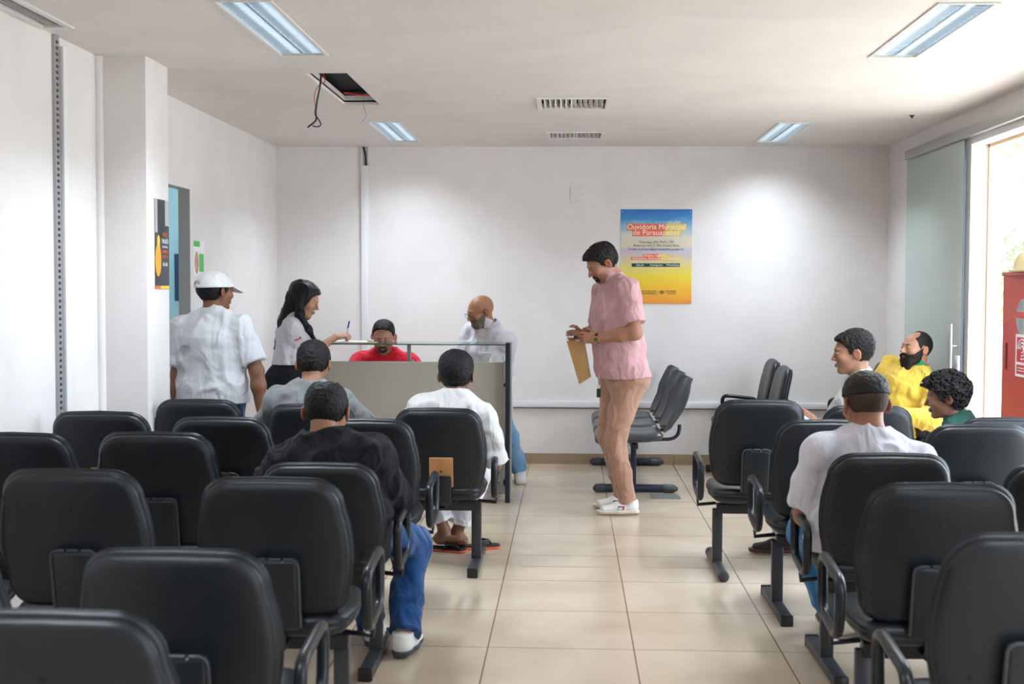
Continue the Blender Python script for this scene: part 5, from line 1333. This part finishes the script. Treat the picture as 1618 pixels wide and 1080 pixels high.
# man in the pink polo standing in the aisle with an envelope
YM = 8.30
h5 = a3(951, 417, YM)
pl = a3(984, 592, YM)
wl5, wr5 = a3(943, 534, YM-.14), a3(921, 527, YM+.10)
p = human('person', 'man standing in the aisle in a pink polo and tan trousers, looking at his hands', pl, h5, (-.90, -.42), (-.82, -.28, -.50),
      wl5, wr5, (a3(992, 781, YM-.06)[0], YM-.06, .085), (a3(985, 772, YM+.16)[0], YM+.16, .085), straight=True, S=1.02, g=1.16, skin=(.40, .19, .115), h=.005, shw=.172,
      elL=(.8, -.5, -1), elR=(.1, 1, -1), toeL=(-1, -.12), toeR=(-1, -.05), kneeL=(-1, -.1, 0), kneeR=(-1, .1, 0), belly=.07,
      handL={'d': (-1, .18, .02), 'palm': (.1, .95, -.2), 'thumb': (-.1, .15, 1), 'curl': .75}, handR={'d': (-1, -.35, -.15), 'palm': (.2, -1, -.1), 'thumb': (-.2, -.1, 1), 'curl': .75},
      shirt=dict(name='pink_polo', col=(.60, .345, .36), sleeve=.78, hem=-.012, tilt=.07, wr=.0055, o=.012, loose=.012, collar=True, ch=.045, cuffs=(.62, .38, .40)),
      trousers=dict(col=(.42, .235, .165), cuff=.99, o=.010, wr=.006), shoes=dict(col=(.78, .76, .72), sole=(.70, .62, .50), laces=True, patch=True),
      hair=dict(col=BLACK_HAIR, t=.010, top=.012, front=.008, wr=.004), beard=dict(kind='goatee', t=.0028, col=(.02, .014, .012)), fat=.7, stub=(.82, .80, .80), eyes=False)
e, org = p['e'], p['org']
# watch on his left wrist
wv = nrm(p['wL']-p['eL']); wc = p['wL']-wv*.005
wa = empty('wrist_watch', tuple(wc)); tag(wa, 'gold wrist watch with dark strap worn by the man in pink', 'watch')
s1 = nrm(np.cross(wv, A3((0, 0, 1)))); s2 = np.cross(wv, s1)
MB().rings([[tuple((s1*math.cos(t*PI/12)*r_+s2*math.sin(t*PI/12)*r_)+wv*d_) for t in range(24)] for r_, d_ in ((.026, -.009), (.0325, -.009), (.0325, .009), (.026, .009))]).build('strap', M['brown_strap'], wa, 40)
fd = nrm(A3((0, -1, -.15))-wv*float(A3((0, -1, -.15))@wv)); t1 = np.cross(fd, wv)
MB().rings([[tuple(fd*dd+(wv*math.cos(t*PI/10)+t1*math.sin(t*PI/10))*rr) for t in range(20)] for rr, dd in ((.019, .027), (.021, .032), (.021, .039), (.017, .041))]).build('case', M['gold'], wa, 40)
MB().rings([[tuple(fd*dd+(wv*math.cos(t*PI/10)+t1*math.sin(t*PI/10))*rr) for t in range(20)] for rr, dd in ((.0155, .0405), (.0155, .0416))]).build('dial', mat('watch_dial', (.10, .09, .08), .3), wa, 40)
# envelope hanging from his hands, phone/keys
ev = empty('envelope', at(905, 535, YM-.02)); tag(ev, 'tan paper envelope hanging from the hands of the man in pink', 'envelope'); b0 = ev.location.copy()
q = [(895, 538), (924, 538), (934, 595), (915, 607)]
P0 = [at(x, y, YM-.02)-b0 for x, y in q]
N_ = 8; vs = []
for j in range(N_+1):
    for i in range(N_+1):
        u, v = i/N_, j/N_; a_ = P0[0].lerp(P0[1], u); b_ = P0[3].lerp(P0[2], u); c_ = a_.lerp(b_, v); c_.y += .008*math.sin(u*5+v*3)*(.3+v); vs.append(c_)
fs = [(j*(N_+1)+i, j*(N_+1)+i+1, (j+1)*(N_+1)+i+1, (j+1)*(N_+1)+i) for j in range(N_) for i in range(N_)]
vs2 = [v+Vector((0, .006, 0)) for v in vs]; n_ = len(vs)
rim = [i for i in range(N_+1)]+[(j+1)*(N_+1)-1 for j in range(1, N_+1)]+[N_*(N_+1)+i for i in range(N_-1, -1, -1)]+[j*(N_+1) for j in range(N_-1, 0, -1)]
fs2 = fs+[tuple(i+n_ for i in reversed(f)) for f in fs]+[(rim[i], rim[(i+1) % len(rim)], rim[(i+1) % len(rim)]+n_, rim[i]+n_) for i in range(len(rim))]
MB().add(vs+vs2, fs2).build('paper', M['kraft'], ev, 60)
ky = empty('car_key', at(904, 532, YM-.09)); tag(ky, 'small metal keys between the fingers of the man in pink', 'key')
MB().rbox((-.030, -.004, -.006), (.012, .004, .006), .002, 2).build('blade', M['steel'], ky, 40); MB().rbox((.010, -.006, -.010), (.035, .006, .008), .004, 2).build('bow', M['black_metal'], ky, 40)
kf = empty('key_fob', at(946, 597, YM-.13)); tag(kf, 'black key fob on a ring hanging from the belt of the tan trousers', 'key ring')
MB().tube([(0, 0, .03), (.004, 0, -.01), (0, 0, -.045)], .0035, 8).build('chain', M['steel'], kf, 60); MB().rings([[(.012*math.cos(t*PI/8), 0+.002*k_, -.055+.012*math.sin(t*PI/8)) for t in range(16)] for k_ in (0, 1)]).build('ring', M['steel'], kf)
MB().rbox((-.013, -.007, -.125), (.013, .007, -.068), .005, 3).build('fob', M['black_metal'], kf, 40)

# man in grey, front row, back view
h6 = a3(496, 576, 6.72)
p = human('person', 'man in a grey T-shirt in the front row at left, seen from behind', (h6[0]-.02, 6.66, .56), h6, (.0, 1), (.08, .97, -.22),
      (h6[0]-.16, 7.0, .62), (h6[0]+.16, 7.0, .62), (h6[0]-.16, 7.15, .085), (h6[0]+.16, 7.15, .085), S=.97, g=1.05, skin=(.36, .18, .11), h=.006, shw=.185,
      elL=(-1, -.2, -.5), elR=(1, -.2, -.5), toeL=(0, 1), toeR=(0, 1), shirt=dict(name='grey_tshirt', col=(.20, .21, .215), sleeve=.75, hem=-.02, o=.012, wr=.006),
      trousers=dict(col=(.03, .05, .10)), shoes=dict(col=(.05, .05, .05)), hair=dict(col=(.013, .011, .011), t=.008, top=.008, wr=.003), eyes=False)

# boy in white, front row by the aisle
h7 = a3(721, 594, 6.70)
p = human('person', 'young man in a loose white T-shirt and white trousers with flip-flops, front row', (a3(705, 700, 6.66)[0], 6.68, .55), h7, (.05, 1), (.10, .97, -.10),
      (h7[0]-.14, 7.0, .60), a3(771, 720, 6.93), a3(702, 838, 7.04), a3(722, 840, 7.10), S=.93, g=.82, skin=(.22, .10, .06), h=.006, shw=.185,
      elL=(-1, .2, -.4), elR=(.35, -.35, -1), handL={'curl': .5}, toeL=(.85, -.25), toeR=(-.9, .15), kneeL=(-.3, 1, .1), kneeR=(.3, 1, .1), bare=True,
      shirt=dict(name='loose_white_tshirt', col=(.66, .65, .64), sleeve=.95, hem=-.085, o=.022, wr=.007, loose=.02, neck=.004),
      trousers=dict(col=(.72, .70, .73), cuff=.84, o=.016, flare=.01), hair=dict(col=(.008, .0075, .008), t=.013, top=.014, wr=.002, dz=-.006), eyes=False)
h7x = p
# swap: his right arm rests toward the armrest
def flipflop(c, d, lab):
    e = empty('flip_flop', c); tag(e, lab, 'sandal', 'black and orange flip-flops')
    t_ = nrm((d[0], d[1], 0)); sd = np.cross(t_, A3((0, 0, 1)))
    for nm, z0_, z1_, m_, g_ in (('sole', .001, .012, mat('orange_sole', (.80, .13, .04), .6), 1.03), ('footbed', .0122, .022, mat('black_footbed', (.012, .012, .014), .6), 1.0)):
        F = Field((-.18, -.18, -.01), (.18, .18, .05), .0035)
        F.ecap(-t_*.085, t_*.02, sd, (.036*g_, .04), (.043*g_, .04), .02); F.ecap(t_*.02, t_*.085, sd, (.043*g_, .04), (.044*g_, .04), .02)
        F.limit(lambda P: np.maximum(z0_-P[2], P[2]-z1_)+0*P[0]+0*P[1]); F.mesh(nm, m_, e)
    st = mat('black_strap', (.015, .015, .017), .5)
    mb = MB()
    for s in (-1, 1): mb.tube([tuple(-t_*.01+sd*s*.042+A3((0, 0, .012))), tuple(t_*.02+sd*s*.034+A3((0, 0, .045))), tuple(t_*.055+sd*s*.012+A3((0, 0, .043))), tuple(t_*.075+A3((0, 0, .018)))], [.006, .010, .008, .004], 8)
    mb.build('strap', st, e, 60)
flipflop((a3(757, 866, 7.12)[0], 7.12, .0), (.95, .25), 'orange-soled black flip-flop lying empty on the floor beside the seat leg')
flipflop((a3(705, 872, 7.04)[0], 7.04, .0), (.85, -.25), "orange-soled flip-flop under the white-clad young man's heel")

# man in black shirt, third row by the aisle
h8 = a3(516, 652, 4.98)
p = human('person', 'balding man in a black shirt and blue jeans, third row beside the aisle', (a3(535, 800, 4.95)[0], 4.93, .55), h8, (.06, 1), (.04, .93, -.34),
      (h8[0]-.20, 5.35, .58), (h8[0]+.16, 5.30, .60), (a3(640, 1000, 5.0)[0]-.15, 5.16, .085), (a3(638, 1030, 5.02)[0], 5.02, .085), S=.99, g=1.10, skin=(.36, .17, .10), h=.006, shw=.19,
      elL=(-1, -.3, -.4), elR=(.8, -.6, -.8), toeL=(-.1, 1), toeR=(.12, -1) if False else (.15, 1), kneeR=(.22, 1, .4), kneeL=(-.2, 1, .3),
      shirt=dict(name='black_shirt', col=(.016, .015, .020), sleeve=1.85, hem=-.13, o=.016, wr=.009, collar=True, loose=.014),
      trousers=dict(col=(.007, .055, .18), o=.016, wr=.008), shoes=dict(col=(.72, .72, .66), sole=(.05, .05, .06)), hair=dict(col=(.012, .011, .012), t=.008, top=.005, bald=((0, -.045, .118), .045)), eyes=False)

# man in white, third row right
h9 = a3(1367, 640, 4.98)
p = human('person', 'man with shaved sides in a white T-shirt, third row right of the aisle', (a3(1358, 800, 4.95)[0], 4.95, .56), h9, (-.10, 1), (-.20, .95, -.20),
      a3(1292, 812, 5.24), (h9[0]+.18, 5.35, .60), (h9[0]-.02, 5.45, .085), (h9[0]+.14, 5.42, .085), S=.99, g=1.04, skin=(.33, .15, .085), h=.006, shw=.195,
      elL=(-.5, -.5, -.8), elR=(1, -.2, -.5), toeL=(0, 1), toeR=(0, 1), kneeL=(-.3, 1, .2),
      shirt=dict(name='white_tshirt', col=(.62, .61, .67), sleeve=.80, hem=-.09, o=.014, wr=.006, loose=.012), trousers=dict(col=(.03, .16, .36)), shoes=dict(col=(.05, .04, .04)),
      hair=dict(col=(.022, .017, .015), t=.006, top=.012, line='fade', fadecol=(.055, .034, .025), wr=.002, nobrow=True), eyes=False)

# youth in white turned to the left, front row right
h10 = a3(1347, 558, 6.95)
p = human('person', 'young man in a white T-shirt sitting sideways, face in left profile', (a3(1366, 700, 6.95)[0], 6.98, .60), h10, (-.95, .10), (-.97, .05, -.06),
      (h10[0]-.22, 6.84, .76), (h10[0]-.25, 7.15, .70), (1.42, 7.14, .60), (1.20, 7.06, .085), S=.98, g=1.0, skin=(.40, .20, .125), h=.005, shw=.19,
      elL=(.3, -.6, -1), elR=(.3, .8, -1), toeL=(-1, -.1), toeR=(-1, .1), kneeL=(-.9, -.45, .38), kneeR=(-1, .2, 1.0),
      shirt=dict(name='off_white_tshirt', col=(.62, .62, .58), sleeve=.80, hem=-.08, o=.014, wr=.005, loose=.012), trousers=dict(col=(.45, .60, .75)), shoes=dict(col=(.03, .02, .02), sole=(.08, .03, .02)),
      hair=dict(col=BLACK_HAIR, t=.006, top=.012, front=.006, wr=.003), nose=.72)

# bearded man in yellow by the glass door
h11 = a3(1447, 551, 8.75)
p = human('person', 'bearded man in a yellow jersey reclining beside the glass door, head turned left', (2.19, 8.80, .56), h11, (-.80, -.55), (-.88, -.36, .10),
      (h11[0]-.22, 8.45, .64), (h11[0]-.48, 8.72, .64), (h11[0]-.62, 8.45, .085), (h11[0]-.62, 8.75, .085), S=1.0, g=1.14, skin=(.44, .21, .13), h=.006, shw=.195,
      elL=(.4, -.7, -.6), elR=(-.2, .4, -1), toeL=(-1, -.2), toeR=(-1, 0),
      shirt=dict(name='yellow_jersey', col=(.72, .50, .07), sleeve=1.85, hem=-.09, o=.014, wr=.008, collar=True, ccol=(.01, .22, .09), ch=.03, loose=.01), trousers=dict(col=(.35, .45, .55)), shoes=dict(col=(.05, .05, .05)),
      hair=dict(col=(.014, .010, .009), t=.0045, top=.002, line='high', bald=((0, .060, .115), .070)), beard=dict(kind='full', t=.011, len=.018, col=(.013, .010, .009)), fat=.7, nose=1.1)

# child in green, front row far right
h12 = a3(1494, 628, 6.72)
p = human('person', 'dark-haired child in a green top at the far right, looking left', (a3(1545, 720, 6.72)[0], 6.74, .52), h12, (-.85, .45), (-.96, .22, -.12),
      (h12[0]-.18, 6.62, .52), (h12[0]-.05, 6.98, .52), (h12[0]-.25, 6.90, .085), (h12[0]-.12, 7.05, .085), S=.80, g=.86, skin=(.26, .12, .07), h=.006, shw=.165, hs=.95,
      elL=(.2, -.6, -1), elR=(.4, .6, -1), toeL=(-1, .3), toeR=(-1, .4),
      shirt=dict(name='green_top', col=(.022, .075, .055), sleeve=.85, hem=-.06, o=.012, wr=.005), trousers=dict(col=(.05, .06, .08)), shoes=dict(col=(.05, .05, .05)),
      hair=dict(col=(.009, .008, .008), t=.017, top=.014, front=.012, wr=.010, dz=-.004), nose=.8, fem=.6)
for o in list(bpy.data.objects):
    if '_shirt' in o: del o['_shirt']
